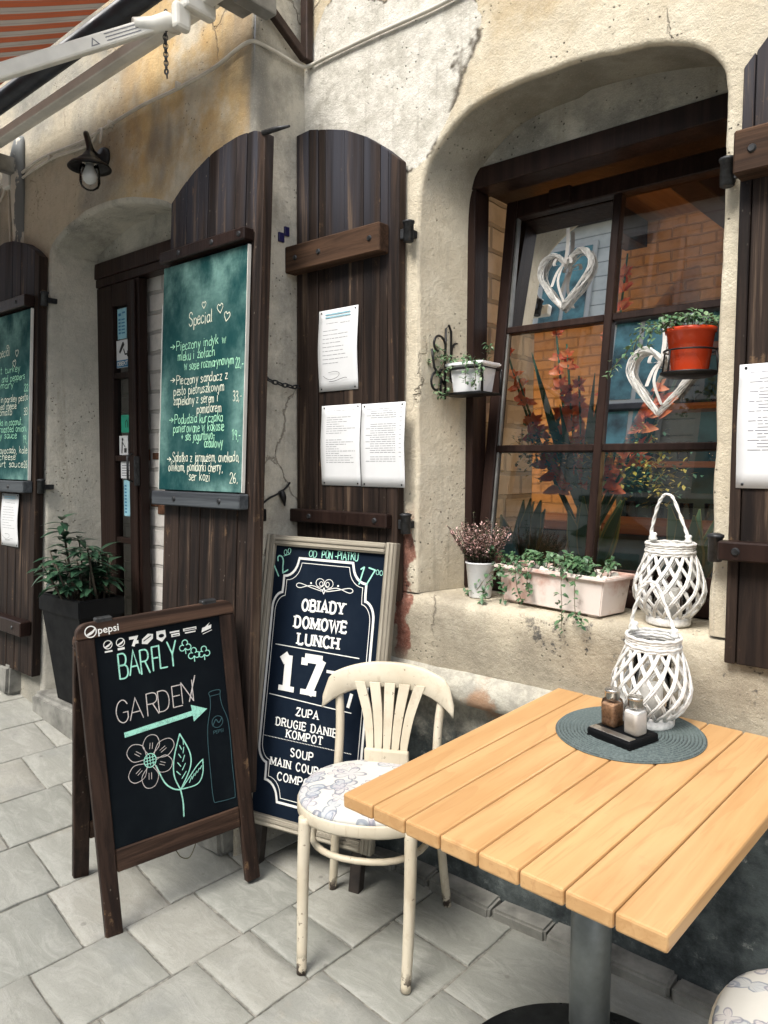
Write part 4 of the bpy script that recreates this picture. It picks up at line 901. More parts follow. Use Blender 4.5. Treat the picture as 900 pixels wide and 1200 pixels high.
sb = thing('sign_bracket', 'brown steel sign bracket with diagonal strut high in the wall corner', 'bracket', (-2.068, 1.95, 2.86))
mb = MB(); mb.box((-.017, -.025, 0), (.017, .008, .9), .003); mb.obj('post', RUSTBR, sb)
mb = MB(); dd = Vector((-.012, -.195, .132)); dn = dd.normalized(); sx_ = Vector((1, 0, 0)); Mm = Matrix((sx_, dn, sx_.cross(dn))).transposed().to_4x4(); Mm.translation = Vector((0, -.02, .01)); mb.box((-.014, 0, -.016), (.014, .95, .016), .003, Mm); mb.obj('strut', RUSTBR, sb)
pin = MB(); pin.tube([(-1.992, 1.672, 2.500), (-1.935, 1.672, 2.496), (-1.862, 1.672, 2.486)], [.009, .009, .004], 8); tag(pin.obj('iron_pin', IRON), 'iron spike sticking out at the top corner of the shutter with the green board', 'spike')
mb = MB(); chain(mb, [(-2.045, 1.668, 1.722), (-2.06, 1.75, 1.700), (-2.075, 1.86, 1.688), (-2.085, 1.93, 1.692)], .034, .003, .008); tag(mb.obj('chain', IRON), 'thin iron chain hung across the wall between the two front shutters', 'chain')
ct = thing('shutter_catch', 'black iron shutter catch with bent stay hook on the pier', 'shutter catch', (-2.10, 1.74, 1.222))
mb = MB(); mb.box((-.006, -.018, -.022), (.018, .018, .022), .003); mb.tube([(.016, 0, 0), (.024, 0, 0)], .008, 8); mb.obj('plate', BLACKM, ct)
mb = MB(); mb.tube(smooth_pts([(.012, -.03, .02), (.012, .03, .058), (.012, .075, .075), (.014, .11, .095), (.01, .135, .115)], 5), [.004]*21, 6); mb.tube([(.012, .09, .085), (.014, .10, .06), (.01, .11, .03)], [.012, .012, .003], 7); mb.obj('hook', BLACKM, ct)
mb = MB(); mb.box((-2.118, 1.832, 2.205), (-2.096, 1.858, 2.238), .001); mb.box((-2.118, 1.860, 2.232), (-2.096, 1.882, 2.264), .001); tag(mb.obj('wall_mark', simple('dark blue enamel', (.012, .010, .07), .4)), 'two small dark blue enamel tiles stepped on the pier between the shutters', 'wall tile')

# ================================================================== MENU BOARDS AND PAPERS ON THE SHUTTERS
def board(name, label, x, z, w, h, rot):
    yb = 1.73-.041*(2.7-z)-.068
    return thing(name, label, 'chalkboard', (x, yb, z), (rot, 0, 0))
def bent_panel(mb, w, h, y0, y1, n=10, wave=.004):
    vs = []
    for y in (y0, y1):
        for i in range(n+1):
            for j in range(2): vs.append((-w/2+w*i/n, y, h*j))
gb = board('menu_board', 'tall green chalkboard menu headed Special with hearts, on the shutter right of the doorway', -2.283, 1.306, .5, .835, -.041)
mb = MB(); mb.box((-.25, 0, 0), (.25, .012, .835), .002); mb.obj('panel', B_GREEN, gb)
mb = MB(); mb.box((.2505, -.0015, .0), (.2535, .0125, .835), .0005); mb.obj('worn_edge', WHITEM, gb)
mb = MB(); mb.box((-.2535, -.001, .0), (-.2505, .0125, .70), .0005); mb.obj('worn_edge', WHITEM, gb)
rw = random.Random(11); mbw, mbg = MB(), MB(); cw = .0029
write(mbw, 'Special', -.075, .062, .598, .046, .0036, jit=.05, rnd=rw)
heart2(mbw, .013, .664, .014, .003); heart2(mbw, .108, .640, .019, .003, tilt=.1); heart2(mbw, .148, .607, .019, .003, tilt=-.25)
def lines(mb, L_, h=.034, w=cw):
    for s, a, b_, z in L_: write(mb, s, a, b_, z, h, w, jit=.06, rnd=rw)
lines(mbg, [('>', -.19, -.16, .520), ('Pieczony indyk w', -.150, .144, .517), ('mleku i ziołach', -.141, .081, .478), ('w sosie rozmarynowym', -.10, .192, .440), ('22,-', .203, .244, .424)])
lines(mbw, [('>', -.185, -.155, .394), ('Pieczony sandacz z', -.145, .159, .390), ('pesto pietruszkowym', -.162, .141, .352), ('zapiekany z serem i', -.162, .105, .316), ('pomidorem', -.013, .127, .280), ('33,-', .195, .24, .312)])
lines(mbg, [('>', -.187, -.16, .248), ('Podudzia kurczaka', -.150, .140, .246), ('panierowane w kokosie', -.158, .147, .214), ('+ sos jogurtowo-', -.109, .096, .184), ('cebulowy', .034, .142, .157), ('19,-', .195, .24, .180)])
lines(mbw, [('>', -.194, -.167, .104), ('Sałatka z jarmużem, awokado,', -.160, .236, .106), ('oliwkami, pomidorki cherry,', -.182, .145, .072), ('ser kozi', -.053, .07, .038), ('26,', .186, .23, .034)])
mbw.obj('chalk_lettering', CHALKY, gb); mbg.obj('chalk_lettering', chalkm('pale mint chalk', (.40, .78, .54), .03), gb)
g2 = board('menu_board', 'green chalkboard menu with two hearts, cut off at the left edge, above a white notice', -3.905, 1.322, .5, .82, -.041)
mb = MB(); mb.box((-.25, 0, 0), (.25, .012, .82), .002); mb.obj('panel', B_GREEN, g2)
mb = MB(); mb.box((.2505, -.0015, .0), (.2535, .0125, .82), .0005); mb.obj('worn_edge', WHITEM, g2)
mbw, mbg = MB(), MB(); o_ = .215
write(mbw, 'Special', -.12, .02, .615, .046, .0036, jit=.05, rnd=rw); heart2(mbw, .108, .620, .02, .003); heart2(mbw, .080, .572, .02, .003, tilt=.2); heart2(mbw, .0, .66, .012, .003)
lines(mbg, [('roast turkey', -.20, .145, .530), ('herbs and peppers', -.20, .20, .488), ('rosemary', -.20, .07, .456), ('22', .195, .235, .43)])
lines(mbw, [('zander in parsley pesto', -.22, .237, .385), ('with baked cheese', -.22, .11, .350), ('and tomato', -.22, .06, .320), ('33', .195, .235, .315)])
lines(mbg, [('drumsticks in coconut,', -.23, .18, .270), ('curry, roasted onion,', -.23, .23, .236), ('creamy sauce', -.23, .12, .205), ('19,', .195, .235, .180)])
lines(mbw, [('salad, avocado, kale', -.23, .24, .130), ('goat cheese', -.23, .11, .098), ('yoghurt sauce', -.22, .20, .062), ('26', .205, .24, .062)])
mbw.obj('chalk_lettering', CHALKY, g2); mbg.obj('chalk_lettering', bpy.data.materials['pale mint chalk'], g2)

def paper(name, label, c, w, h, rows, rot=0, seed=0, group=None, heading=0, scribble=False, tilt=0, curl=.006):
    t = thing(name, label, 'notice', c, (tilt, rot, 0), group); rp = random.Random(seed); n = 8; vs = []
    f = lambda x, z: -curl*(math.sin(PI*(z/h))**2)*(.5+abs(x/w)*1.2)-.0008
    for i in range(n+1):
        for j in range(n+1):
            x = -w/2+w*i/n; z = h*j/n; vs.append((x, f(x, z), z))
    mb = MB(); mb.poly_mesh(vs, [(i*(n+1)+j, (i+1)*(n+1)+j, (i+1)*(n+1)+j+1, i*(n+1)+j+1) for i in range(n) for j in range(n)], True)
    o = mb.obj('sheet', PAPER, t); sol = o.modifiers.new('thickness', 'SOLIDIFY'); sol.thickness = .0006; sol.offset = 1
    mb = MB()
    def ln(x0, x1, z, th):
        k = 6; 
        for q in range(k):
            a, b = x0+(x1-x0)*q/k, x0+(x1-x0)*(q+1)/k
            mb.poly_mesh([(a, f(a, z)-.0009, z), (b, f(b, z)-.0009, z), (b, f(b, z+th)-.0009, z+th), (a, f(a, z+th)-.0009, z+th)], [(0, 1, 2, 3)])
    for (z, a, b) in rows(rp):
        x = a*w
        while x < b*w-.004:
            l = min(rp.uniform(.006, .03), b*w-x); ln(x, x+l, z*h, .0016); x += l+.0035
    mb.obj('printed_lines', PRINTK, t)
    if heading:
        mb = MB(); 
        for z in (h*.935, h*.90): rect2(mb, -w*.32, z, w*.32, z+.004, f(0, z)-.003)
        mb.obj('heading', CYANP, t)
    if scribble:
        mb = MB(); ribbon(mb, sm2([(-w*.36, h*.19), (-w*.2, h*.14), (0, h*.16), (w*.06, h*.21), (-w*.05, h*.235), (-w*.22, h*.225)]), .0014, -curl*.9-.0025); ribbon(mb, sm2([(-w*.2, h*.115), (-.01, h*.12), (w*.18, h*.15), (w*.25, h*.145)]), .0018, -curl*.8-.0025); mb.obj('signature', PRINTD, t)
    mb = MB()
    for sx, z in ((-.43, .03), (.43, .03), (-.43, .97), (.43, .97)): mb.lathe([(.0, .0), (.0035, .0), (.0035, .002), (0, .003)], (0, 0, 0), 8) if False else mb.box((sx*w-.003, f(sx*w, z*h)-.003, z*h-.003), (sx*w+.003, f(sx*w, z*h), z*h+.003), .001)
    mb.obj('tacks', IRON, t); return t
def rows_a(r): return [(.83-.0*k, -.30, .02) for k in range(1)]+[(.82, .06, .30)]+[(.74-.05*k, -.38, -.38+r.uniform(.35, .72)) for k in range(9)]
def rows_b(r): return [(.93-.028*k, -.36, -.36+r.uniform(.25, .74)) for k in range(24) if r.random() > .2]
def rows_c(r): return [(.93-.026*k, -.38+(.1 if k % 3 else 0), .30) for k in range(26) if r.random() > .15]+[(.93-.052*k, .38, .43) for k in range(12)]
paper('paper_notice', 'white menu sheet with a signature, topmost of the three papers on the middle shutter', (-1.879, 1.915, 1.665), .192, .286, rows_a, .0, 1, None, 1, True)
paper('paper_notice', 'lower left of the paired white text sheets on the middle shutter', (-1.865, 1.915, 1.330), .192, .284, rows_b, .0, 2)
paper('paper_notice', 'lower right white text sheet overhanging the right edge of the middle shutter', (-1.667, 1.914, 1.329), .194, .282, rows_c, .0, 3)
paper('paper_notice', 'white printed sheet pinned to the shutter at the right edge of the picture', (-.444, 1.915, 1.352), .205, .292, rows_c, .0, 4)
paper('paper_notice', 'white menu sheet under the left green chalkboard', (-3.875, 1.605, .99), .195, .262, rows_a, 0, 5, None, 1, True, -.041)

# ================================================================== A-FRAME SIGN
af = thing('pavement_sign', 'dark brown A-frame chalkboard with turquoise arrow, chalk flower and rounded frame corners', 'A-frame sign', (-1.9792, 1.3388, 0), (0, -.05, 1.3765))
lean = Matrix.Rotation(-.1032, 4, 'X')
def aframe_panel(Mx, front):
    pf = '' 
    mb = MB(Mx)
    for sx in (-1, 1):
        t = MB(Mx); t.prism([(sx*.2554-sx*.0, 0.0), (sx*.206, 0.0), (sx*.203, .897), (sx*.2554, .897)][::sx], -.010, .014, .003); t.obj('leg', W_ASIGN, af)
    r = .035; arc = [(.2554-r+r*math.cos(a), .945-r+r*math.sin(a)) for a in [k*PI/2/6 for k in range(7)]]; arcl = [(-x, z) for x, z in arc[::-1]]
    t = MB(Mx); t.prism([(-.2554, .8975), (.2554, .8975)]+arc+arcl, -.012, .015, .003); rail = t.obj('top_rail', W_ASIGNX, af)
    t = MB(Mx); t.box((-.204, -.008, .188), (.204, .012, .256), .003); t.obj('bottom_rail', W_ASIGNX, af)
    t = MB(Mx); t.box((-.2045, -.002, .2565), (.2045, .006, .8965), 0); bd = t.obj('board', B_BLACK, af)
    return rail, bd
rail, bd = aframe_panel(lean, True)
Mb = Matrix.Translation((0, .36, 0)) @ Matrix.Rotation(.27, 4, 'X')
back = Matrix.Translation((0, .345, 0)) @ Matrix.Rotation(PI, 4, 'Z') @ Matrix.Rotation(-.25, 4, 'X')
aframe_panel(back, False)
mb = MB()
for x in (-.17, .17): mb = MB(); mb.box((x-.025, .085, .925), (x+.025, .115, .950), .003); mb.obj('hinge', IRON, af)
mb = MB(lean); mb.tube(smooth_pts([(-.02, .0, .19), (0, .01, .155), (.03, .015, .145), (.055, .01, .19)], 5), .0016, 5); mb.obj('cord', STEM, af)
def plane_text(o_mb): return MB(lean)
yb = -.0035; rq = random.Random(4)
mb = MB(lean); write(mb, 'BARFLY', -.137, .048, .762, .076, .0048, yb, .764, .05, .14, rnd=rq)
for cx, cz in ((.076, .818), (.103, .788), (.138, .786)):
    for k, (ax_, az_) in enumerate(((0, .011), (-.010, -.004), (.010, -.004))): ribbon(mb, [(cx+ax_+.0095*math.cos(t), cz+az_+.0095*math.sin(t)) for t in [PI*(1.5 if k == 0 else (2.1 if k == 1 else .9))+2*PI*(.1+.8*q/10) for q in range(11)]], .003, yb)
    ribbon(mb, [(cx, cz-.008), (cx, cz-.024)], .003, yb)
ribbon(mb, [(-.143, .587), (.085, .601)], .016, yb, False)
mb.poly_mesh([(.080, yb-.0008, .573), (.129, yb-.0008, .603), (.075, yb-.0008, .628)], [(0, 1, 2)])
ribbon(mb, sm2([(-.056, .468), (-.035, .41), (-.01, .382), (.014, .371)]), .0042, yb); ribbon(mb, sm2([(.014, .371), (.018, .33), (.016, .286)]), .0045, yb)
ribbon(mb, sm2([(.014, .371), (-.002, .42), (.003, .475), (.029, .546)]), .004, yb); ribbon(mb, sm2([(.014, .371), (.052, .43), (.056, .48), (.029, .546)]), .004, yb)
ribbon(mb, sm2([(.016, .372), (.05, .405), (.075, .43), (.097, .445)]), .0035, yb); ribbon(mb, sm2([(.016, .372), (.07, .372), (.092, .40), (.097, .445)]), .0035, yb)
for k in range(9):
    z = .405+k*.013; ribbon(mb, [(.016+.002*k, z), (.004+.003*k, z+.014)] if k % 2 else [(.022+.002*k, z), (.038, z+.018)], .0028, yb)
for k in range(5): ribbon(mb, [(.045+k*.01, .385+k*.008), (.055+k*.009, .402+k*.006)], .0026, yb)
mb.obj('chalk_lettering', MINT, af)
mb = MB(lean)
x_ = -.16
write(mb, 'GARDEN', -.160, .088, .628, .064, .0030, yb, .637, .07, .12, rnd=rq); ribbon(mb, [(.072, .640), (.098, .718)], .0036, yb)
for a, l in ((80, .078), (28, .088), (-28, .075), (-95, .085), (-145, .080), (140, .082)):
    ca, sa = math.cos(math.radians(a)), math.sin(math.radians(a)); c0 = Vector((-.073, .490)); d2 = Vector((ca, sa)); n2 = Vector((-sa, ca))
    P = [c0+d2*.018-n2*.006, c0+d2*(l*.55)-n2*.026, c0+d2*(l*.9)-n2*.018, c0+d2*l, c0+d2*(l*.9)+n2*.018, c0+d2*(l*.55)+n2*.026, c0+d2*.018+n2*.006]
    ribbon(mb, sm2([(p.x, p.y) for p in P]), .0021, yb)
    for s_ in (-.004, .004): ribbon(mb, [tuple(c0+d2*(l*.45)+n2*s_), tuple(c0+d2*(l*.68)+n2*s_)], .0018, yb)
mb.obj('chalk_flower', chalkm('dusty rose chalk', (.60, .55, .53), .03), af)
mb = MB(lean); ribbon(mb, [(-.073+.019*math.cos(t), .490+.021*math.sin(t)) for t in [2*PI*k/18 for k in range(19)]], .003, yb)
for k in (-1, 0, 1): ribbon(mb, [(-.073+k*.009, .475), (-.073+k*.009, .505)], .0025, yb); ribbon(mb, [(-.088, .490+k*.009), (-.058, .490+k*.009)], .0025, yb)
mb.obj('chalk_flower', MINT, af)
mb = MB(lean); bot = [(.140, .652), (.160, .656), (.180, .652), (.178, .635), (.182, .60), (.197, .55), (.199, .48), (.197, .40), (.197, .30), (.185, .290), (.135, .294), (.120, .305), (.119, .40), (.120, .49), (.126, .55), (.140, .60), (.143, .635), (.140, .652)]
ribbon(mb, sm2(bot, 3), .0022, yb); ribbon(mb, [(.142, .640), (.178, .640)], .0018, yb)
ribbon(mb, [(.160+.019*math.cos(t), .552+.019*math.sin(t)) for t in [2*PI*k/18 for k in range(19)]], .0022, yb); ribbon(mb, sm2([(.143, .542), (.155, .560), (.165, .548), (.177, .562)]), .003, yb)
write(mb, 'PEPSI', .143, .178, .515, .010, .0015, yb); mb.obj('bottle_outline', CHALKDIM, af)
def globe(mb, cx, cz, r, y):
    ribbon(mb, [(cx+r*math.cos(t), cz+r*math.sin(t)) for t in [2*PI*k/20 for k in range(21)]], r*.20, y)
    P = [(cx-r*.85*math.cos(t*.9), cz-.1*r-.0) for t in (0,)]
    top = sm2([(cx-r*.8, cz-r*.42), (cx-r*.1, cz-r*.05), (cx+r*.45, cz+r*.25), (cx+r*.72, cz+r*.62)], 4); bot_ = sm2([(cx-r*.55, cz-r*.68), (cx+r*.15, cz-r*.45), (cx+r*.62, cz-r*.05), (cx+r*.82, cz+r*.35)], 4)
    mb.poly_mesh([(a, y-.0008, b) for a, b in top+bot_[::-1]], [tuple(range(len(top)+len(bot_)))])
mb = MB(lean); globe(mb, -.214, .918, .0165, -.0135); mb.obj('emblem', PRINTW, rail)
o = bfont('frame_lettering', 'pepsi', .031, -.194, .908, 0, PRINTW, rail, 1.0, .012)
for v in o.data.vertices: v.co = lean @ Vector((v.co.x, -.0135, v.co.z))
mb = MB(lean)
for cx in (-.165, -.127): globe(mb, cx, .869, .0125, yb)
rect2(mb, -.176, .846, -.153, .851, yb); rect2(mb, -.137, .846, -.116, .853, yb)
ribbon(mb, [(-.100, .876), (-.078, .876), (-.090, .850)], .009, yb, False); rect2(mb, -.082, .856, -.072, .866, yb)
mb.poly_mesh([(-.062, yb, .852), (-.045, yb, .848), (-.026, yb, .862), (-.024, yb, .876), (-.040, yb, .880), (-.060, yb, .866)], [tuple(range(6))])
mb.poly_mesh([(-.013, yb, .882), (.016, yb, .882), (.017, yb, .860), (.002, yb, .846), (-.014, yb, .858)], [tuple(range(5))])
rect2(mb, .030, .868, .062, .873, yb); rect2(mb, .034, .855, .062, .865, yb); rect2(mb, .075, .866, .120, .875, yb); rect2(mb, .080, .858, .116, .862, yb)
mb.poly_mesh([(.136, yb, .852), (.170, yb, .860), (.173, yb, .872), (.140, yb, .866)], [(0, 1, 2, 3)]); mb.poly_mesh([(.150, yb-.0002, .868), (.168, yb-.0002, .880), (.158, yb-.0002, .868)], [(0, 1, 2)]); ribbon(mb, [(.140, .846), (.172, .854)], .002, yb)
mb.obj('logo_row', PRINTW, af)
mb = MB(lean)      # dark letters reversed out of the round badge and fruit logos
disc2(mb, .0015, .866, .009, yb-.0012, 12, .006); rect2(mb, .078, .869, .117, .8715, yb-.0012); rect2(mb, .038, .858, .058, .8605, yb-.0012); ribbon(mb, [(-.056, .860), (-.032, .872)], .003, yb-.0012); mb.obj('logo_row', B_BLACK, af)

# ================================================================== LUNCH BOARD
lu = thing('lunch_board', 'navy printed lunch board in grey driftwood frame, leaning in the wall corner behind the chair', 'menu board', (-1.8311, 1.7014, .1429), (-.1476, .0163, .2445))
Xl, Xr, Hh = -.262, .262, 1.016
mb = MB(); mb.box((Xl+.03, .004, .02), (Xr-.03, .014, Hh-.03), 0); mb.obj('panel', B_NAVY, lu)
def moulding(name, a, b, c, d_, mat, vertical):
    mb = MB()
    if vertical:
        x0, x1 = a, b
        mb.box((x0, -.012, c), (x1, .020, d_), .003)
        w = x1-x0
        for k in (.25, .62): mb.box((x0+w*k-.003, -.016, c+.002), (x0+w*k+.006, -.0115, d_-.002), .001)
    else:
        mb.box((a, -.0115, c), (b, .0195, d_), .003); w = d_-c
        for k in (.25, .62): mb.box((a+.002, -.0155, c+w*k-.003), (b-.002, -.011, c+w*k+.006), .001)
    mb.obj(name, mat, lu)
moulding('frame_stile', Xl, Xl+.036, 0, Hh, W_GREY, True); moulding('frame_stile', Xr-.042, Xr, 0, Hh, W_GREY, True)
moulding('frame_rail', Xl+.0365, Xr-.0425, Hh-.040, Hh-.002, W_GREYX, False); moulding('frame_rail', Xl+.0365, Xr-.0425, .0, .036, W_GREYX, False)
for x in (-.20, .20):
    mb = MB(); mb.box((x-.02, .012, -.148), (x+.02, .05, .30), .004); mb.obj('leg', W_DARKLEG, lu)
yl = .0025; cxo = -.010
half = [(.103, .936), (.106, .885), (.140, .862), (.150, .815), (.163, .800), (.192, .775), (.196, .742), (.196, .262), (.186, .232), (.150, .222), (.155, .185), (.143, .150), (.112, .140), (.108, .090)]
def corner_curve(P): return P
def border(inset, w):
    R = [(.108, .937), (.108, .905)]
    # concave scallops at the four corners
    def arcp(cx, cz, r0, r1, a0, a1, n=7): return [(cx+r0*math.cos(math.radians(a0+(a1-a0)*k/n)), cz+r1*math.sin(math.radians(a0+(a1-a0)*k/n))) for k in range(n+1)]
    q = [(.106, .937)]+arcp(.164, .936, .056, .066, 180, 270)[1:]+[(.164, .835)]+arcp(.162, .752, .040, .060, 85, 0)
    lo = [(x, 1.016-z+.008) for x, z in q[::-1]]
    Rr = q+lo; pts = [(x-inset*.9, .512+(z-.512)*(1-inset*1.1/.42)) for x, z in Rr]
    full = [(x+cxo, z) for x, z in pts]+[(-x+cxo-.006, z) for x, z in pts[::-1]]
    return full+[full[0]]
mb = MB(); ribbon(mb, border(0, 0), .0085, yl); ribbon(mb, border(.014, 0), .0024, yl); mb.obj('border', PRINTW, lu)
mb = MB()
write(mb, 'OBIADY', -.092, .077, .756, .038, .0082, yl, .760, 0, .30, True); write(mb, 'DOMOWE', -.116, .091, .695, .038, .0082, yl, .698, 0, .30, True); write(mb, 'LUNCH', -.096, .066, .638, .038, .0082, yl, .640, 0, .30, True)
write(mb, '17', -.156, .010, .470, .124, .031, yl, None, 0, .34, True)
ribbon(mb, [(.03, .560), (.13, .560)], .010, yl, False); ribbon(mb, [(.125, .452), (.135, .500)], .012, yl, False)
ribbon(mb, [(-.190, .626), (.152, .620)], .0032, yl, False); ribbon(mb, [(-.196, .450), (.140, .436)], .0032, yl, False)
for k in range(58): rect2(mb, -.204+k*.0062, .302, -.2005+k*.0062, .3045, yl)
for s, a, b_, z in (('ZUPA', -.075, .013, .393), ('DRUGIE DANIE', -.155, .090, .347), ('KOMPOT', -.108, .038, .312), ('SOUP', -.084, .006, .252), ('MAIN COURSE', -.163, .075, .208), ('COMPOTE', -.129, .048, .162)):
    write(mb, s, a, b_, z, .0265, .0046, yl, None, 0, .30, True)
mb.obj('printed_lettering', PRINTW, lu)
mb = MB()
for s_ in (-1, 1):
    ribbon(mb, sm2([(cxo+s_*.002, .832), (cxo+s_*.05, .846), (cxo+s_*.10, .834), (cxo+s_*.115, .842), (cxo+s_*.10, .850), (cxo+s_*.05, .838), (cxo+s_*.01, .830)]), .0026, yl)
    ribbon(mb, [(cxo+s_*.018+.017*math.cos(t)*s_, .858+.015*math.sin(t)) for t in [2*PI*k/14 for k in range(15)]], .0022, yl); ribbon(mb, [(cxo+s_*.013+.007*math.cos(t)*s_, .855+.008*math.sin(t)) for t in [2*PI*k/10 for k in range(11)]], .002, yl)
    disc2(mb, cxo+s_*.055, .854, .0035, yl, 8)
ribbon(mb, [(cxo, .842), (cxo-.006, .832), (cxo, .822), (cxo+.006, .832), (cxo, .842)], .003, yl); mb.obj('ornament', PRINTW, lu)
mb = MB()
for s, x, z, h, a in (('12', -.212, .865, .062, 32), ('17', .118, .872, .062, -14)):
    t = MB(); write(t, s, 0, .052, 0, h, .005, 0, None, .05, .2, rnd=rq); Mx = Matrix.Translation((x, yl, z)) @ Matrix.Rotation(-math.radians(a), 4, 'Y')
    for v in t.bm.verts: v.co = Mx @ v.co
    mp = {v: mb.bm.verts.new(v.co) for v in t.bm.verts}
    for f in t.bm.faces: mb.bm.faces.new([mp[v] for v in f.verts])
    t.bm.free()
write(mb, '00', -.190, -.162, .945, .018, .0022, yl, .955, .05, .2, rnd=rq); ribbon(mb, [(-.19, .940), (-.165, .949)], .0022, yl); write(mb, '00', .187, .212, .905, .016, .0018, yl, None, .05, .2, rnd=rq)
write(mb, 'OD', -.084, -.052, .945, .022, .0024, yl, None, .05, .2, rnd=rq); write(mb, 'PON -PIĄTKU', -.030, .112, .945, .026, .003, yl, .947, .06, .16, rnd=rq)
mb.obj('chalk_lettering', MINT, lu)

# ================================================================== CHAIRS
def make_chair(label, loc, rz):
    t = thing('bentwood_chair', label, 'chair', (loc[0], loc[1], 0), (0, 0, rz)); SH = .445
    def seat_pt(a, s=1.0):
        x, y = math.sin(a), -math.cos(a); rx = .214; ry_ = .205+.018*max(0, -y)
        x2 = abs(x)**.86*(1 if x > 0 else -1)*rx; y2 = abs(y)**.80*(1 if y > 0 else -1)*ry_
        if y > 0: x2 *= 1-.10*(y**1.2)
        return x2*s, y2*s
    n = 44
    def ring(mb, prof):
        R = [[mb.bm.verts.new((*seat_pt(2*PI*k/n, s), z)) for k in range(n)] for s, z in prof]
        for A, B in zip(R, R[1:]):
            for k in range(n): f = mb.bm.faces.new((A[k], A[(k+1) % n], B[(k+1) % n], B[k])); f.smooth = True
        return R
    mb = MB(); R = ring(mb, [(.86, SH-.035), (.985, SH-.036), (1.0, SH-.030), (1.0, SH-.004), (.99, SH), (.93, SH+.001), (.90, SH-.004)]); mb.bm.faces.new(R[0]); mb.obj('seat_frame', PAINT, t)
    mb = MB(); R = ring(mb, [(.975, SH-.002), (.985, SH+.004), (.965, SH+.013), (.90, SH+.019), (.72, SH+.024), (.4, SH+.027), (.12, SH+.028)]); mb.bm.faces.new(R[-1]); mb.obj('cushion', FLORAL, t)
    for s_ in (-1, 1):
        mb = MB(); mb.tube(smooth_pts([(s_*.150, -.168, SH-.02), (s_*.152, -.178, .30), (s_*.150, -.192, .12), (s_*.147, -.207, 0)], 5), [.0185-.0045*k/15 for k in range(16)], 12); mb.obj('leg', PAINT, t)
        mb = MB(); mb.tube(smooth_pts([(s_*.192, .214, 0), (s_*.178, .192, .16), (s_*.165, .170, .36), (s_*.160, .172, .46), (s_*.160, .190, .58), (s_*.170, .208, .68)], 4), .0155, 12, flat=.9); mb.obj('leg', PAINT, t)
    mb = MB(); Q = []
    for k in range(33):
        a = 2*PI*k/32; x, y = seat_pt(a, .80); Q.append((x, y, .325))
    mb.tube(Q[:-1], .0095, 8, True); mb.obj('stretcher', PAINT, t)
    # back rail: a bent plate, high in the middle
    mb = MB(); nn = 26; vs = []
    for k in range(nn+1):
        u = -1+2*k/nn; x = .212*u; y = .222-.060*(abs(u)**2.2); zt = .772-.050*(abs(u)**2.4)-(.045 if False else 0)-.055*max(0, (abs(u)-.86)/.14)**2; zb = .690-.030*(abs(u)**2)-.035*(abs(u)**4)
        ba = .030; th = .0085*(1-.3*abs(u)**6)
        for (yy, zz) in ((y-th, zb+.006), (y-th+.004+ba*.2, (zb+zt)/2), (y-th+.010, zt-.006), (y+.008, zt), (y+th+.010, zt-.006), (y+th+.002, (zb+zt)/2), (y+th, zb+.004), (y, zb)): vs.append((x, yy, zz))
    fs = [(i*8+j, (i+1)*8+j, (i+1)*8+(j+1) % 8, i*8+(j+1) % 8) for i in range(nn) for j in range(8)]+[tuple(range(8)), tuple(nn*8+j for j in range(8))]
    mb.poly_mesh(vs, fs, True); mb.obj('back_rail', PAINT, t)
    mb = MB(); mb.box((-.072, .158, SH+.004), (.072, .178, SH+.062), .006); mb.obj('lower_rail', PAINT, t)
    for i in range(5):
        u = (i-2)/2; mb = MB(); P = smooth_pts([(u*.055, .168, SH+.05), (u*.057, .176, SH+.09), (u*.070, .192, SH+.17), (u*.098, .210-.006*abs(u), SH+.262)], 5); m = len(P); vs = []
        for k, p in enumerate(P):
            w = .0100+.0072*(k/(m-1)); 
            for dx, dy in ((-w, -.004), (w, -.004), (w, .004), (-w, .004)): vs.append((p.x+dx, p.y+dy, p.z))
        fs = [(k*4+j, (k+1)*4+j, (k+1)*4+(j+1) % 4, k*4+(j+1) % 4) for k in range(m-1) for j in range(4)]+[(0, 1, 2, 3), tuple((m-1)*4+j for j in range(4))]
        mb.poly_mesh(vs, fs); mb.obj('slat', PAINT, t)
    return t
ch = make_chair('cream bentwood chair with fan slat back and floral seat, before the navy board', (-1.44, 1.615), math.radians(27))
def dup(root, loc, rz, label):
    r = root.copy(); C.objects.link(r); r.location = loc; r.rotation_euler = (0, 0, rz); r['label'] = label
    for c_ in list(root.children):
        c2 = c_.copy(); C.objects.link(c2); c2.parent = r
        if c_.name.startswith('cushion') and rz < -1: c2.scale = (.93, .93, 1); c2.location = (.006, -.012, .004)
    return r
ch['group'] = 'bentwood chairs at the table'
ch2 = dup(ch, (-.175, 1.378, 0), math.radians(-84), 'cream bentwood chair cut off at the bottom right corner, only its floral seat showing')

# ================================================================== TABLE
TA = math.radians(-2.06)
tb = thing('cafe_table', 'square cafe table with honey coloured plank top on a grey steel pedestal', 'table', (-.6844, 1.4765, 0), (0, 0, TA))
TT = Matrix.Translation((0, 0, .757)) @ Matrix.Rotation(.0422, 4, 'X') @ Matrix.Rotation(.0048, 4, 'Y')
tw, tl = .667, .846; pw = tw/8
for i in range(8):
    mb = MB(TT); x0 = -tw/2+i*pw; mb.box((x0+.0014, -tl/2, -.030), (x0+pw-.0014, tl/2, 0), .0045); mb.obj('plank', W_TABLE, tb)
mb = MB(TT)
for y in (-.30, .30): mb = MB(TT); mb.box((-.29, y-.025, -.055), (.29, y+.025, -.0315), .003); mb.obj('cross_bar', BLACKM, tb)
mb = MB(TT)
mb.box((-.03, -.28, -.075), (.03, .28, -.056), .003); mb.box((-.10, -.10, -.082), (.10, .10, -.076), .003); mb.obj('underframe', BLACKM, tb)
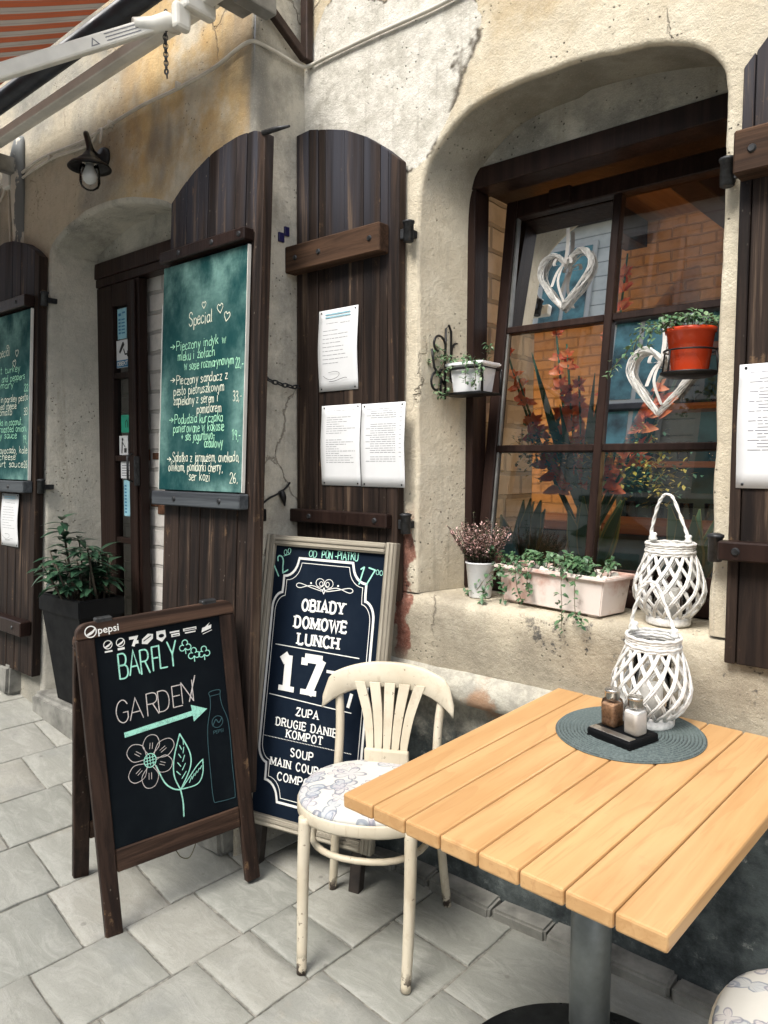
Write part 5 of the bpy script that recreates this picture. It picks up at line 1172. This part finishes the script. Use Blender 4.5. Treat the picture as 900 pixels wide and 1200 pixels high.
mb = MB(); mb.tube([(0, 0, .19), (0, 0, .195), (0, 0, .685)], [.040, .043, .043], 32); mb.tube([(0, 0, .03), (0, 0, .2)], .0385, 32); mb.obj('pedestal', STEEL, tb)
mb = MB(); mb.lathe([(0, .0), (.305, .0), (.310, .006), (.306, .014), (.12, .026), (.05, .034), (0, .034)], (0, 0, 0), 56); mb.obj('base_plate', PEDBASE, tb)
TW = Matrix.Translation((-.6844, 1.4765, 0)) @ Matrix.Rotation(TA, 4, 'Z') @ TT
trot = TW.to_euler()
def on_table(x, y, z=0): return tuple(TW @ Vector((x, y, z)))
mb = MB(); nr_ = 40; prof = [(.0005, .001)]
for k in range(21):
    r0 = .170*(k+.5)/21; prof += [(r0-.0038, .0028), (r0-.002, .0062), (r0+.001, .0072), (r0+.0034, .0035)]
prof += [(.1715, .003), (.1715, .0006), (.001, .0006)]
mb.lathe(prof, (0, 0, 0), 72); pm = mb.obj('placemat', MATB); pm.location = on_table(-.033, .235); pm.rotation_euler = trot; tag(pm, 'round woven teal grey placemat on the plank table', 'placemat')
def make_lantern(label, loc, rot):
    t = thing('wicker_lantern', label, 'lantern', loc, rot, 'white willow lanterns')
    mb = MB(); mb.lathe([(0, 0), (.056, 0), (.058, .004), (.058, .020), (.050, .024), (0, .024)], (0, 0, 0), 28); mb.obj('base', WICKER, t)
    def prof_r(u): return [.052, .074, .0875, .092, .0885, .080, .070, .060][min(7, int(u*7))]*(1-(u*7-int(u*7)))+[.052, .074, .0875, .092, .0885, .080, .070, .060][min(7, int(u*7)+1)]*(u*7-int(u*7))
    nst = 15
    for d_ in (1, -1):
        mb = MB()
        for k in range(nst):
            for off in (-.030, .030):
                P = []
                for j in range(15):
                    u = j/14; a = 2*PI*k/nst+off+d_*u*1.25; r = prof_r(u)+(.0018 if d_ > 0 else -.0018)+.0012*math.sin(u*9+k); P.append((r*math.cos(a), r*math.sin(a), .020+u*.172))
                mb.tube(P, .0028, 6)
        mb.obj('weave', WICKER, t)
    mb = MB()
    for j in range(5):
        z = .190+j*.0068; mb.tube([((.0615+.0015*math.sin(j*2))*math.cos(a), (.0615+.0015*math.sin(j*2))*math.sin(a), z+.0012*math.sin(a*13+j*1.6)) for a in [2*PI*k/44 for k in range(44)]], .0042, 7, True)
    mb.obj('rim', WICKER, t)
    mb = MB(); mb.lathe([(.042, .024), (.044, .03), (.044, .20)], (0, 0, 0), 28); mb.obj('glass_cylinder', JAR, t)
    mb = MB(); mb.lathe([(0, .024), (.028, .024), (.028, .095), (.024, .098), (0, .098)], (0, 0, 0), 20); mb.obj('candle', simple('white candle wax', (.78, .76, .71), .5), t)
    mb = MB(); P = smooth_pts([(-.040, .046, .196), (-.041, .047, .222), (-.038, .040, .262), (-.030, .022, .318), (-.020, .006, .346), (-.010, -.002, .350), (.002, -.010, .338), (.022, -.024, .280), (.038, -.036, .228), (.040, -.044, .196)], 6)
    tw_ = []
    for q in range(2):
        R_ = [p+Vector((math.cos(i*.9+q*PI)*.0021, math.sin(i*.9+q*PI)*.0021, 0)) for i, p in enumerate(P)]; mb.tube(R_, .0032, 6)
    for s_ in (-1, 1):
        mb.lathe([(0, -.004), (.009, 0), (.011, .006), (.007, .012), (.010, .018), (.006, .022), (0, .022)], (s_*.036, s_*-.034, .222), 10)
    mb.obj('handle', ROPE, t)
    return t
lt = make_lantern('white willow lantern with rope handle standing on the table placemat', on_table(-.020, .318, .006), (trot[0], trot[1], .72))
lt2 = dup(lt, (-.742, 2.035, .978), .25, 'white willow lantern with rope handle standing on the window sill'); lt2.rotation_euler = (0, 0, .62)
tr = thing('condiment_tray', 'small black tray with silver label strip holding two shakers', 'tray', on_table(-.028, .186, .0062), (trot[0], trot[1], trot[2]-.245))
mb = MB(); mb.box((-.063, -.050, 0), (.063, .052, .020), .006); mb.box((-.0625, -.0495, .0), (.0625, .0515, .004), .001); mb.obj('tray_body', BLKPL, tr)
mb = MB(); mb.box((-.058, -.046, .0195), (.058, -.024, .0215), .001); mb.obj('label_strip', SILV, tr)
def make_shaker(label, loc, fill):
    t = thing('shaker', label, 'shaker', loc, (trot[0], trot[1], trot[2]-.245), 'glass shakers on the tray'); t.scale = (1.1, 1.1, 1.08)
    mb = MB(); mb.lathe([(.0170, .001), (.0185, .004), (.0185, .050), (.0165, .058), (.0125, .062)], (0, 0, 0), 32, .85); mb.obj('glass', JAR, t)
    mb = MB(); mb.lathe([(0, .003), (.0181, .003), (.0181, .047), (.0170, .050), (0, .051)], (0, 0, 0), 32, .85); mb.obj('filling', fill, t)
    mb = MB(); mb.lathe([(.0135, .058), (.0155, .060), (.0155, .074), (.0162, .075), (.0162, .079), (.0150, .081), (.008, .0825), (0, .083)], (0, 0, 0), 24); mb.obj('cap', SILV, t)
    return t
make_shaker('glass pepper shaker with brown filling and silver cap', on_table(-.058, .198, .0265), PEPPER); make_shaker('glass salt shaker with white filling and silver cap', on_table(.006, .182, .0265), SALT)

# ================================================================== WINDOW SILL PLANTS
hp = thing('heather_pot', 'pink heather in a white enamel pot at the left end of the sill', 'potted plant', (-1.352, 2.035, .978))
mb = MB(); mb.lathe([(0, 0), (.034, 0), (.036, .003), (.046, .108), (.049, .110), (.049, .114), (.046, .115), (.044, .110), (.040, .095), (0, .095)], (0, 0, 0), 32); mb.obj('pot', WPOT, hp)
rh = random.Random(21); mbs, mbf, mbg2 = MB(), MB(), MB()
for k in range(120):
    a = rh.uniform(0, 2*PI); sp_ = rh.uniform(0, 1)**.6; L_ = rh.uniform(.09, .165); d = Vector((math.cos(a)*sp_*.62, math.sin(a)*sp_*.62, 1)).normalized(); p0 = Vector((math.cos(a)*.03*sp_, math.sin(a)*.03*sp_, .098)); p1 = p0+d*L_+Vector((0, 0, -.01*sp_))
    mbs.tube([p0, (p0+p1)/2+Vector((0, 0, .006)), p1], .0009, 4)
    for j in range(26):
        t = rh.uniform(.28, 1); q = p0+(p1-p0)*t; dv = Vector((rh.uniform(-1, 1), rh.uniform(-1, 1), rh.uniform(-.2, 1)))
        (mbf if rh.random() < .72 and t > .38 else mbg2).leaf(q, dv, (0, 0, 1), rh.uniform(.008, .013), .0055, seg=2)
for a, L_ in ((2.6, .17), (3.3, .15), (.3, .13)):
    P = smooth_pts([(0, 0, .1), (math.cos(a)*.04, math.sin(a)*.04, .1+L_*.5), (math.cos(a)*.055, math.sin(a)*.05, .1+L_)], 4); mbs.tube(P, .001, 4)
    for p in P[3:]:
        for j in range(6): mbg2.leaf(p, (rh.uniform(-1, 1), rh.uniform(-1, 1), rh.uniform(0, 1)), (0, 0, 1), .009, .004, seg=2)
mbs.obj('stems', STEMB, hp); mbf.obj('heather_flowers', HEATH, hp); mbg2.obj('foliage', HEATHG, hp)

fb = thing('flower_box', 'weathered pink terracotta trough with trailing ivy and white pebbles on the sill', 'flower box', (-1.072, 2.055, .982), (0, 0, -.17))
def trough(mb, w0, d0, w1, d1, h):
    mb.poly_mesh([(-w0, -d0, 0), (w0, -d0, 0), (w0, d0, 0), (-w0, d0, 0), (-w1, -d1, h), (w1, -d1, h), (w1, d1, h), (-w1, d1, h), (-w1-.012, -d1-.012, h), (w1+.012, -d1-.012, h), (w1+.012, d1+.012, h), (-w1-.012, d1+.012, h), (-w1-.012, -d1-.012, h+.012), (w1+.012, -d1-.012, h+.012), (w1+.012, d1+.012, h+.012), (-w1-.012, d1+.012, h+.012), (-w1+.006, -d1+.006, h+.012), (w1-.006, -d1+.006, h+.012), (w1-.006, d1-.006, h+.012), (-w1+.006, d1-.006, h+.012), (-w1+.006, -d1+.006, h-.015), (w1-.006, -d1+.006, h-.015), (w1-.006, d1-.006, h-.015), (-w1+.006, d1-.006, h-.015)],
        [(0, 3, 2, 1)]+[(i+k, (i+1) % 4+k, (i+1) % 4+k+4, i+k+4) for k in (0, 4, 8, 12, 16) for i in range(4)]+[(20, 21, 22, 23)])
    bmesh.ops.bevel(mb.bm, geom=[e for e in mb.bm.edges], offset=.003, segments=2, affect='EDGES')
mb = MB(); trough(mb, .178, .060, .192, .068, .100); mb.box((-.16, -.05, -.006), (-.13, .05, .001), .001); mb.box((.13, -.05, -.006), (.16, .05, .001), .001); mb.obj('trough', TERRA, fb)
mb = MB(); mb.box((-.184, -.060, .07), (.184, .060, .096), .004); mb.obj('soil', SOIL, fb)
mb = MB(); rp = random.Random(6)
for k in range(46):
    t = bmesh.new(); bmesh.ops.create_icosphere(t, subdivisions=2, radius=1); x = rp.uniform(-.05, .175) if k > 8 else rp.uniform(-.16, 0); s_ = rp.uniform(.007, .013)
    for f in t.faces: f.smooth = True
    mb.absorb(t, Matrix.Translation((x, rp.uniform(-.052, .052), .099+rp.uniform(0, .008))) @ Euler((rp.uniform(0, 3), rp.uniform(0, 3), 0)).to_matrix().to_4x4() @ Matrix.Diagonal((s_*1.25, s_, s_*.75, 1)))
mb.obj('pebbles', PEBBLE, fb)
ri = random.Random(31); mbs, mbl = MB(), MB()
def ivy_trail(mbs, mbl, P, rd, n, Ls=(.012, .022), spread=.012):
    Q = smooth_pts(P, 5); mbs.tube(Q, .0011, 4)
    for k in range(n):
        q = Q[rd.randrange(2, len(Q))]+Vector((rd.uniform(-1, 1), rd.uniform(-1, 1), rd.uniform(-.6, 1)))*spread; d = Vector((rd.uniform(-1, 1), rd.uniform(-1.3, .6), rd.uniform(-.8, .8))); L_ = rd.uniform(*Ls); mbl.leaf(q, d, (0, -.4, 1), L_, L_*.72, .3, .3, 3)
for k in range(38):
    x = ri.uniform(-.18, .08) if k < 19 else ri.uniform(.04, .15); y = ri.uniform(-.05, .03); zz_ = .10; e = (x+ri.uniform(-.05, .05), y+ri.uniform(-.06, .02), zz_+ri.uniform(.01, .05)); ivy_trail(mbs, mbl, [(x, y, zz_-.01), ((x+e[0])/2, (y+e[1])/2, zz_+.04), e], ri, 15)
for P in ([(-.16, -.05, .10), (-.165, -.095, .11), (-.150, -.100, .05), (-.145, -.095, -.0)], [(-.11, -.05, .10), (-.10, -.095, .11), (-.09, -.098, .05), (-.075, -.092, .01)], [(-.07, -.05, .10), (-.06, -.09, .112), (-.055, -.094, .07), (-.05, -.09, .04)], [(.105, -.05, .10), (.115, -.09, .11), (.120, -.098, .04), (.135, -.11, -.0), (.16, -.12, -.015)], [(-.18, -.03, .10), (-.225, -.07, .08), (-.25, -.10, .03), (-.29, -.09, .006), (-.33, -.07, .01)], [(-.13, -.06, .10), (-.19, -.10, .07), (-.215, -.115, .02), (-.20, -.125, -.03)], [(.07, -.05, .1), (.075, -.10, .10), (.085, -.11, .03), (.10, -.13, -.04)]):
    ivy_trail(mbs, mbl, P, ri, 30, (.012, .02), .013)
mbs.obj('stems', STEM, fb); mbl.obj('ivy', LEAF_M, fb)

def spiral(c, r0, r1, a0, a1, n=18): return [(0, c[0]+(r0+(r1-r0)*k/n)*math.cos(a0+(a1-a0)*k/n), c[1]+(r0+(r1-r0)*k/n)*math.sin(a0+(a1-a0)*k/n)) for k in range(n+1)]
wp = thing('wall_planter', 'white pot of trailing succulents in a scrolled iron bracket left of the window', 'wall planter', (-1.520, 2.090, 1.645))
mb = MB(); r = .0042       # scrollwork lies flat against the reveal
mb.tube([(0, -.03, -.02), (0, -.03, .12), (0, -.028, .215), (0, -.012, .228), (0, .002, .21), (0, .004, .05)], r, 6)
mb.tube(spiral((-.068, .155), .040, .018, -.3, 4.6), r, 6); mb.tube(spiral((.040, .145), .036, .014, 3.5, -1.6), r, 6); mb.tube(spiral((-.075, .03), .042, .02, .9, 5.2), r, 6); mb.tube([(0, -.105, .14), (0, -.09, .08), (0, -.035, .03)], r, 6); mb.tube([(0, .073, .155), (0, .06, .09), (0, .01, .04)], r, 6)
mb.obj('scroll_bracket', BLACKM, wp)
mb = MB(); mb.tube([(.0, -.055, .075), (.165, -.055, .075), (.165, .055, .075), (0, .055, .075)], r, 6, True)
for x, y in ((0, -.055), (.165, -.055), (.165, .055), (0, .055)): mb.tube([(x, y, .075), (x, y, -.006)], r, 6)
mb.tube([(0, -.055, -.006), (.165, -.055, -.006), (.165, .055, -.006), (0, .055, -.006)], r, 6, True); mb.box((.0, -.055, -.010), (.165, .055, -.006), .001); mb.obj('holder', BLACKM, wp)
mb = MB(Matrix.Translation((.092, 0, -.002))); trough(mb, .052, .038, .062, .046, .085); mb.obj('pot', WPOT, wp)
mb = MB(Matrix.Translation((.092, 0, 0))); mb.box((-.056, -.038, .06), (.056, .038, .082), .003); mb.obj('soil', SOIL, wp)
rs = random.Random(41); mbs, mbl = MB(), MB()
for P in ([(.05, 0, .08), (.01, -.05, .12), (-.02, -.09, .10)], [(.06, -.02, .08), (.03, -.06, .11), (0, -.08, .05)], [(.06, -.03, .08), (.05, -.07, .08), (.04, -.075, .02), (.045, -.07, -.01)], [(.05, -.03, .09), (.02, -.07, .07), (.01, -.08, .0), (.02, -.07, -.02)], [(.10, 0, .08), (.10, -.03, .12), (.09, -.05, .10)], [(.13, 0, .08), (.16, -.01, .13), (.155, -.02, .155)], [(.13, -.03, .08), (.145, -.07, .085), (.15, -.07, .04), (.14, -.065, .01)], [(.14, -.03, .08), (.16, -.06, .08), (.17, -.065, .03)], [(.11, -.04, .085), (.115, -.075, .075), (.115, -.075, .02)], [(.02, 0, .1), (-.01, -.05, .15), (-.015, -.07, .13)]): ivy_trail(mbs, mbl, P, rs, 26, (.010, .017), .011)
mbs.obj('stems', STEM, wp); mbl.obj('foliage', LEAF_S, wp)
rpn = thing('wall_planter', 'glossy red orange pot of trailing succulents hanging at the right side of the window', 'wall planter', (-.700, 2.02, 1.648))
mb = MB(); mb.lathe([(0, 0), (.044, 0), (.046, .004), (.059, .100), (.063, .101), (.064, .112), (.060, .113), (.057, .105), (.052, .095), (0, .095)], (0, 0, 0), 36); mb.obj('pot', REDPOT, rpn)
mb = MB(); mb.lathe([(0, -.012), (.056, -.012), (.074, -.004), (.074, .0), (.05, -.001), (0, -.001)], (0, 0, 0), 32); mb.tube([(.065*math.cos(a), .065*math.sin(a), .055) for a in [2*PI*k/28 for k in range(28)]], .0025, 6, True)
for a in (PI, PI*1.35, 0, PI*.6): mb.tube([(.066*math.cos(a), .066*math.sin(a), .055), (.072*math.cos(a), .072*math.sin(a), -.004)], .0025, 6)
mb.tube([(.065, 0, .055), (.095, 0, .055)], .003, 6); mb.tube([(.07, 0, -.006), (.095, 0, -.006)], .003, 6); mb.tube([(.095, 0, -.05), (.095, 0, .17)], .004, 6); mb.obj('holder', BLACKM, rpn)
mb = MB(); mb.lathe([(0, .092), (.054, .092), (.054, .099), (0, .101)], (0, 0, 0), 20); mb.obj('soil', SOIL, rpn)
mbs, mbl = MB(), MB()
for k in range(16):
    a = rs.uniform(0, 2*PI); P = [(.03*math.cos(a), .03*math.sin(a), .10), (.05*math.cos(a), .05*math.sin(a), .135), (.075*math.cos(a), .075*math.sin(a), rs.uniform(.11, .15))]; ivy_trail(mbs, mbl, P, rs, 16, (.010, .018), .012)
for P in ([(-.04, -.01, .105), (-.09, -.03, .13), (-.125, -.035, .10), (-.14, -.03, .055)], [(-.05, 0, .105), (-.11, -.02, .12), (-.17, -.02, .06), (-.205, -.02, .02), (-.21, -.02, .0)], [(-.04, -.02, .105), (-.075, -.05, .12), (-.095, -.05, .07)]): ivy_trail(mbs, mbl, P, rs, 34, (.011, .019), .015)
mbs.obj('stems', STEM, rpn); mbl.obj('foliage', LEAF_S, rpn)

def heart3(s):
    P = [(0, -1.0), (-.55, -.35), (-.92, .25), (-.80, .75), (-.42, .88), (-.08, .62), (0, .45)]
    L_ = sm2(P, 5); return L_+[(-a, b) for a, b in L_[::-1][1:-1]]
def heart_wreath(label, loc, w, h, sd, rotx=-.13):
    t = thing('heart_wreath', label, 'heart wreath', loc, (rotx, 0, 0), 'white willow hearts in the window'); rd = random.Random(sd); H_ = heart3(1); mb = MB()
    for k in range(24):
        ph = rd.uniform(0, 6.28); amp = rd.uniform(.003, .0125); fr_ = rd.choice([2, 3, 4]); Q = []
        for i, (a, b) in enumerate(H_):
            u = 2*PI*i/len(H_); o1 = amp*math.sin(fr_*u+ph); o2 = amp*math.cos(fr_*u+ph); l = math.hypot(a, b-.1)+1e-4
            Q.append((a*w/1.84+a/l*o1, o2, b*h/1.88+(b-.1)/l*o1))
        mb.tube(Q, rd.uniform(.0008, .0013), 5, True)
    mb.obj('willow', WICKER, t)
    mb = MB(); zt = h*.25
    def rib(P, wd):
        Q = smooth_pts(P, 5); vs = []
        for p in Q: vs += [(p.x-wd, p.y-.014, p.z), (p.x+wd, p.y-.016, p.z)]
        mb.poly_mesh(vs, [(2*i, 2*i+1, 2*i+3, 2*i+2) for i in range(len(Q)-1)], True)
    rib([(0, .01, zt), (.004, .012, zt+.06), (0, .012, zt+.125)], .007); rib([(0, 0, zt), (-.02, -.004, zt-.03), (-.035, -.004, zt-.075)], .006); rib([(0, 0, zt), (-.012, -.006, zt-.06), (.012, -.006, zt-.125), (.02, -.004, zt-.135)], .005)
    for s_ in (-1, 1): rib([(0, 0, zt), (s_*.022, -.008, zt+.018), (s_*.03, -.006, zt-.004), (0, -.004, zt-.002)], .006)
    mb.obj('ribbon', simple('silver grey ribbon', (.58, .56, .53), .5, 0, .1, 20), t); return t
heart_wreath('white willow heart with ribbon bow hanging in the upper left window panes', (-1.224, 2.322, 2.027), .182, .187, 3)
heart_wreath('white willow heart half hidden behind the red orange pot', (-.872, 2.273, 1.667), .195, .20, 9)

# ================================================================== INSIDE THE WINDOW
def snake_plant(label, loc, n, hgt, sd):
    t = thing('snake_plant', label, 'houseplant', loc, (0, 0, 0), 'snake plants behind the glass'); rd = random.Random(sd)
    mb = MB(); mb.lathe([(0, 0), (.045, 0), (.058, .09), (.061, .10), (.055, .10), (.05, .085), (0, .085)], (0, 0, 0), 24); mb.obj('pot', simple('dark glazed pot', (.03, .035, .035), .35), t)
    a_, e_ = MB(), MB()
    for k in range(n):
        a = 2*PI*k/n+rd.uniform(-.3, .3); L_ = hgt*rd.uniform(.7, 1.05); d = Vector((math.cos(a)*.28, math.sin(a)*.28, 1)); p = Vector((math.cos(a)*.02, math.sin(a)*.02, .085)); u = Vector((rd.uniform(-.6, .6), -1, .2))
        a_.leaf(p, d, u, L_, .052, .25, .05, 6); e_.leaf(p+Vector((0, .0025, 0)), d, u, L_*1.01, .064, .25, .05, 6)
    a_.obj('foliage', LEAF_K, t); e_.obj('leaf_edges', LEAF_E, t); return t
snake_plant('striped snake plant behind the glass at the lower left pane', (-1.37, 2.31, .957), 8, .25, 1)
snake_plant('tall snake plant behind the glass right of the mullion', (-1.11, 2.33, .957), 7, .26, 2)
snake_plant('snake plant at the right end behind the lantern', (-.78, 2.33, .957), 6, .24, 3)
gv = thing('gladiolus_vase', 'vase of coral gladioli and yellow filler flowers behind the window', 'flower vase', (-1.20, 2.47, .957))
mb = MB(); mb.lathe([(0, 0), (.06, 0), (.07, .02), (.075, .14), (.05, .22), (.055, .26), (.045, .26), (.04, .22), (0, .2)], (0, 0, 0), 28); mb.obj('vase', WPOT, gv)
rg = random.Random(77); ms, mf, ml, my = MB(), MB(), MB(), MB()
for dx, dy, L_, b0 in ((-.26, 0, .56, .25), (-.15, .05, .76, .35), (-.02, -.03, .54, .3), (.10, .04, .95, .62), (.22, 0, .60, .25), (.34, .03, .72, .3), (-.34, .04, .70, .35), (.05, .07, .64, .3), (-.08, .0, .66, .4), (.16, -.04, .50, .3), (.28, -.03, .64, .4)):
    p0 = Vector((dx*.1, dy*.1, .22)); p1 = p0+Vector((dx, dy, L_)); P = smooth_pts([p0, (p0+p1)/2+Vector((dx*.1, 0, .02)), p1], 8); ms.tube(P, [.008-.005*k/(len(P)-1) for k in range(len(P))], 6)
    for k in range(7):
        q = P[int(len(P)*(b0+(.92-b0)*k/7))]; s_ = (1-.6*k/7)
        for j in range(7): mf.leaf(q+Vector((0, 0, .01)), (rg.uniform(-1, 1), rg.uniform(-1, .4), rg.uniform(-.2, 1)), (0, -1, .3), .064*s_, .040*s_, .4, .3, 3)
for k in range(14):
    a = rg.uniform(0, 2*PI); ml.leaf((0, 0, .24), (math.cos(a)*.4, math.sin(a)*.3, 1), (0, -1, .2), rg.uniform(.4, .75), .035, .2, .1, 5)
for c_ in ((-.16, -.05, .50), (.02, -.06, .46), (.16, -.04, .52), (.25, -.02, .40)):
    for k in range(260):
        q = Vector(c_)+Vector((rg.gauss(0, .055), rg.gauss(0, .03), rg.gauss(0, .045))); (my if rg.random() < .45 else ml).leaf(q, (rg.uniform(-1, 1), rg.uniform(-1, 1), rg.uniform(-.3, 1)), (0, 0, 1), .022, .013, seg=2)
ms.obj('stems', LEAF_T, gv); mf.obj('gladiolus_petals', REDFL, gv); ml.obj('foliage', LEAF_T, gv); my.obj('filler_flowers', YELFL, gv)
cb = thing('bar_cabinet', 'teal blue bar cabinet with oak shelves at the back of the cafe room', 'cabinet', (-1.35, 4.2, .1))
mb = MB(); mb.box((-.85, .0, 0), (1.9, .38, .95), .006); mb.box((-.55, .30, .96), (1.9, .38, 2.2), .006)
for x in (-.55, .3, 1.1, 1.86): mb.box((x, .10, .96), (x+.04, .2995, 2.2), .003)
mb.obj('carcass', INBLUE, cb)
for z in (1.30, 1.62, 1.94):
    mb = MB(); mb.box((-.56, .02, z), (1.9, .2985, z+.035), .004); mb.obj('shelf', INWOOD, cb)
mb = MB(); mb.box((-.9, -.06, .951), (1.9, .40, .99), .004); mb.obj('worktop', INWOOD, cb)
gr = random.Random(12); n_gl = 0; g0 = None
for z in (1.335, .99, 1.655):
    for k in range(9):
        x = -1.35-.45+k*.15+gr.uniform(-.02, .02)
        if g0 is None:
            mb = MB(); mb.lathe([(.026, 0), (.034, .02), (.037, .11), (.035, .11), (.031, .02), (0, .008)], (0, 0, 0), 16); g0 = mb.obj('tumbler', JAR); o = g0
        else:
            o = g0.copy(); C.objects.link(o)
        o.location = (x, 4.2+.10+gr.uniform(0, .06), .1+z+.001); tag(o, 'clear glass tumbler in the rows on the bar cabinet shelves', 'glass', 'tumblers on the bar cabinet')
bt = thing('bar_counter', 'dark oak front of the bar counter inside the cafe', 'counter', (-1.6, 3.5, .1))
mb = MB(); mb.box((-1.0, 0, 0), (.9, .45, .98), .006); mb.obj('front', INBLUE, bt)
mb = MB(); mb.box((-1.05, -.04, .981), (.95, .5, 1.03), .006); mb.obj('top', INWOOD, bt)
def pendant(label, loc):
    t = thing('pendant_lamp', label, 'lamp', loc, (0, 0, 0), 'lit bulbs inside the cafe')
    mb = MB(); mb.tube([(0, 0, .05), (0, 0, 2.9-loc[2])], .004, 5); mb.obj('cord', BLACKM, t)
    mb = MB(); mb.lathe([(.012, .05), (.014, .03), (.030, .0), (.032, -.02), (.02, -.045), (0, -.052)], (0, 0, 0), 16); mb.obj('bulb', BULBLIT, t)
    ld = bpy.data.lights.new('bulb_light', 'POINT'); ld.energy = {1.65: 10, 1.48: 4, 1.95: 3.5}.get(loc[2], 2.0); ld.color = (1, .60, .28); ld.shadow_soft_size = .05; lo = bpy.data.objects.new('bulb_light', ld); C.objects.link(lo); lo.parent = t; lo.location = (0, 0, -.12)
    return t
pendant('bare warm bulb glowing over the left end of the bar', (-2.62, 3.55, 1.65)); pendant('bare warm bulb glowing near the bar cabinet shelves', (-.45, 3.85, 1.48)); pendant('unseen warm bulb added behind the right window pier to light the flowers', (-.46, 2.95, 1.95))  # the last bulb is added out of view to light the vase flowers

# ================================================================== PLANTER BY THE DOOR
dp = thing('door_planter', 'tall tapered black planter with a glossy dark leaved shrub on the doorstep', 'planter', (-3.29, 1.690, .30))
mb = MB(); mb.poly_mesh([(-.15, -.065, 0), (.09, -.065, 0), (.09, .065, 0), (-.15, .065, 0), (-.215, -.10, .42), (.15, -.10, .42), (.15, .10, .42), (-.215, .10, .42), (-.225, -.11, .42), (.16, -.11, .42), (.16, .11, .42), (-.225, .11, .42), (-.225, -.11, .50), (.16, -.11, .50), (.16, .11, .50), (-.225, .11, .50), (-.20, -.085, .50), (.14, -.085, .50), (.14, .085, .50), (-.20, .085, .50), (-.20, -.085, .46), (.14, -.085, .46), (.14, .085, .46), (-.20, .085, .46)], [(0, 3, 2, 1)]+[(i+k, (i+1) % 4+k, (i+1) % 4+k+4, i+k+4) for k in (0, 4, 8, 12, 16) for i in range(4)])
bmesh.ops.bevel(mb.bm, geom=list(mb.bm.edges), offset=.004, segments=2, affect='EDGES'); mb.obj('pot', BLKPL, dp)
mb = MB(); mb.box((-.198, -.083, .44), (.138, .083, .475), .002); mb.obj('soil', SOIL, dp)
rl = random.Random(51); ms, ml = MB(), MB()
for k in range(22):
    a = rl.uniform(0, 2*PI); r0 = rl.uniform(.02, .12); p0 = Vector((r0*math.cos(a)*1.2, r0*math.sin(a)*.8, .47)); L_ = rl.uniform(.12, .28); d = Vector((math.cos(a)*rl.uniform(.1, .42)-.06, math.sin(a)*rl.uniform(.1, .5)-.10, 1)).normalized(); p1 = p0+d*L_; ms.tube([p0, (p0+p1)/2, p1], [.006, .005, .003], 5)
    for j in range(11):
        t = rl.uniform(.35, 1.02); q = p0+(p1-p0)*t; b_ = rl.uniform(0, 2*PI); ml.leaf(q, (math.cos(b_), math.sin(b_), rl.uniform(-.25, .65)), (0, 0, 1), rl.uniform(.070, .105), rl.uniform(.030, .044), .25, rl.uniform(.1, .5), 5)
p0 = Vector((-.05, -.02, .47)); p1 = Vector((-.08, -.06, .84)); ms.tube([p0, (p0+p1)/2, p1], [.007, .006, .004], 5)
for j in range(26):
    t = rl.uniform(.55, 1.03); q = p0+(p1-p0)*t; b_ = rl.uniform(0, 2*PI); ml.leaf(q, (math.cos(b_), math.sin(b_), rl.uniform(-.1, .7)), (0, 0, 1), rl.uniform(.08, .115), rl.uniform(.032, .046), .25, .25, 5)
p0 = Vector((.12, .0, .47)); p1 = Vector((.13, -.05, .73)); ms.tube([p0, (p0+p1)/2, p1], [.007, .006, .004], 5)
for j in range(24):
    t = rl.uniform(.6, 1.03); q = p0+(p1-p0)*t; b_ = rl.uniform(0, 2*PI); ml.leaf(q, (math.cos(b_), math.sin(b_), rl.uniform(-.1, .5)), (0, 0, 1), rl.uniform(.08, .13), rl.uniform(.022, .030), .25, .35, 4)
ms.obj('stems', STEMB, dp); ml.obj('foliage', LEAF_D, dp)
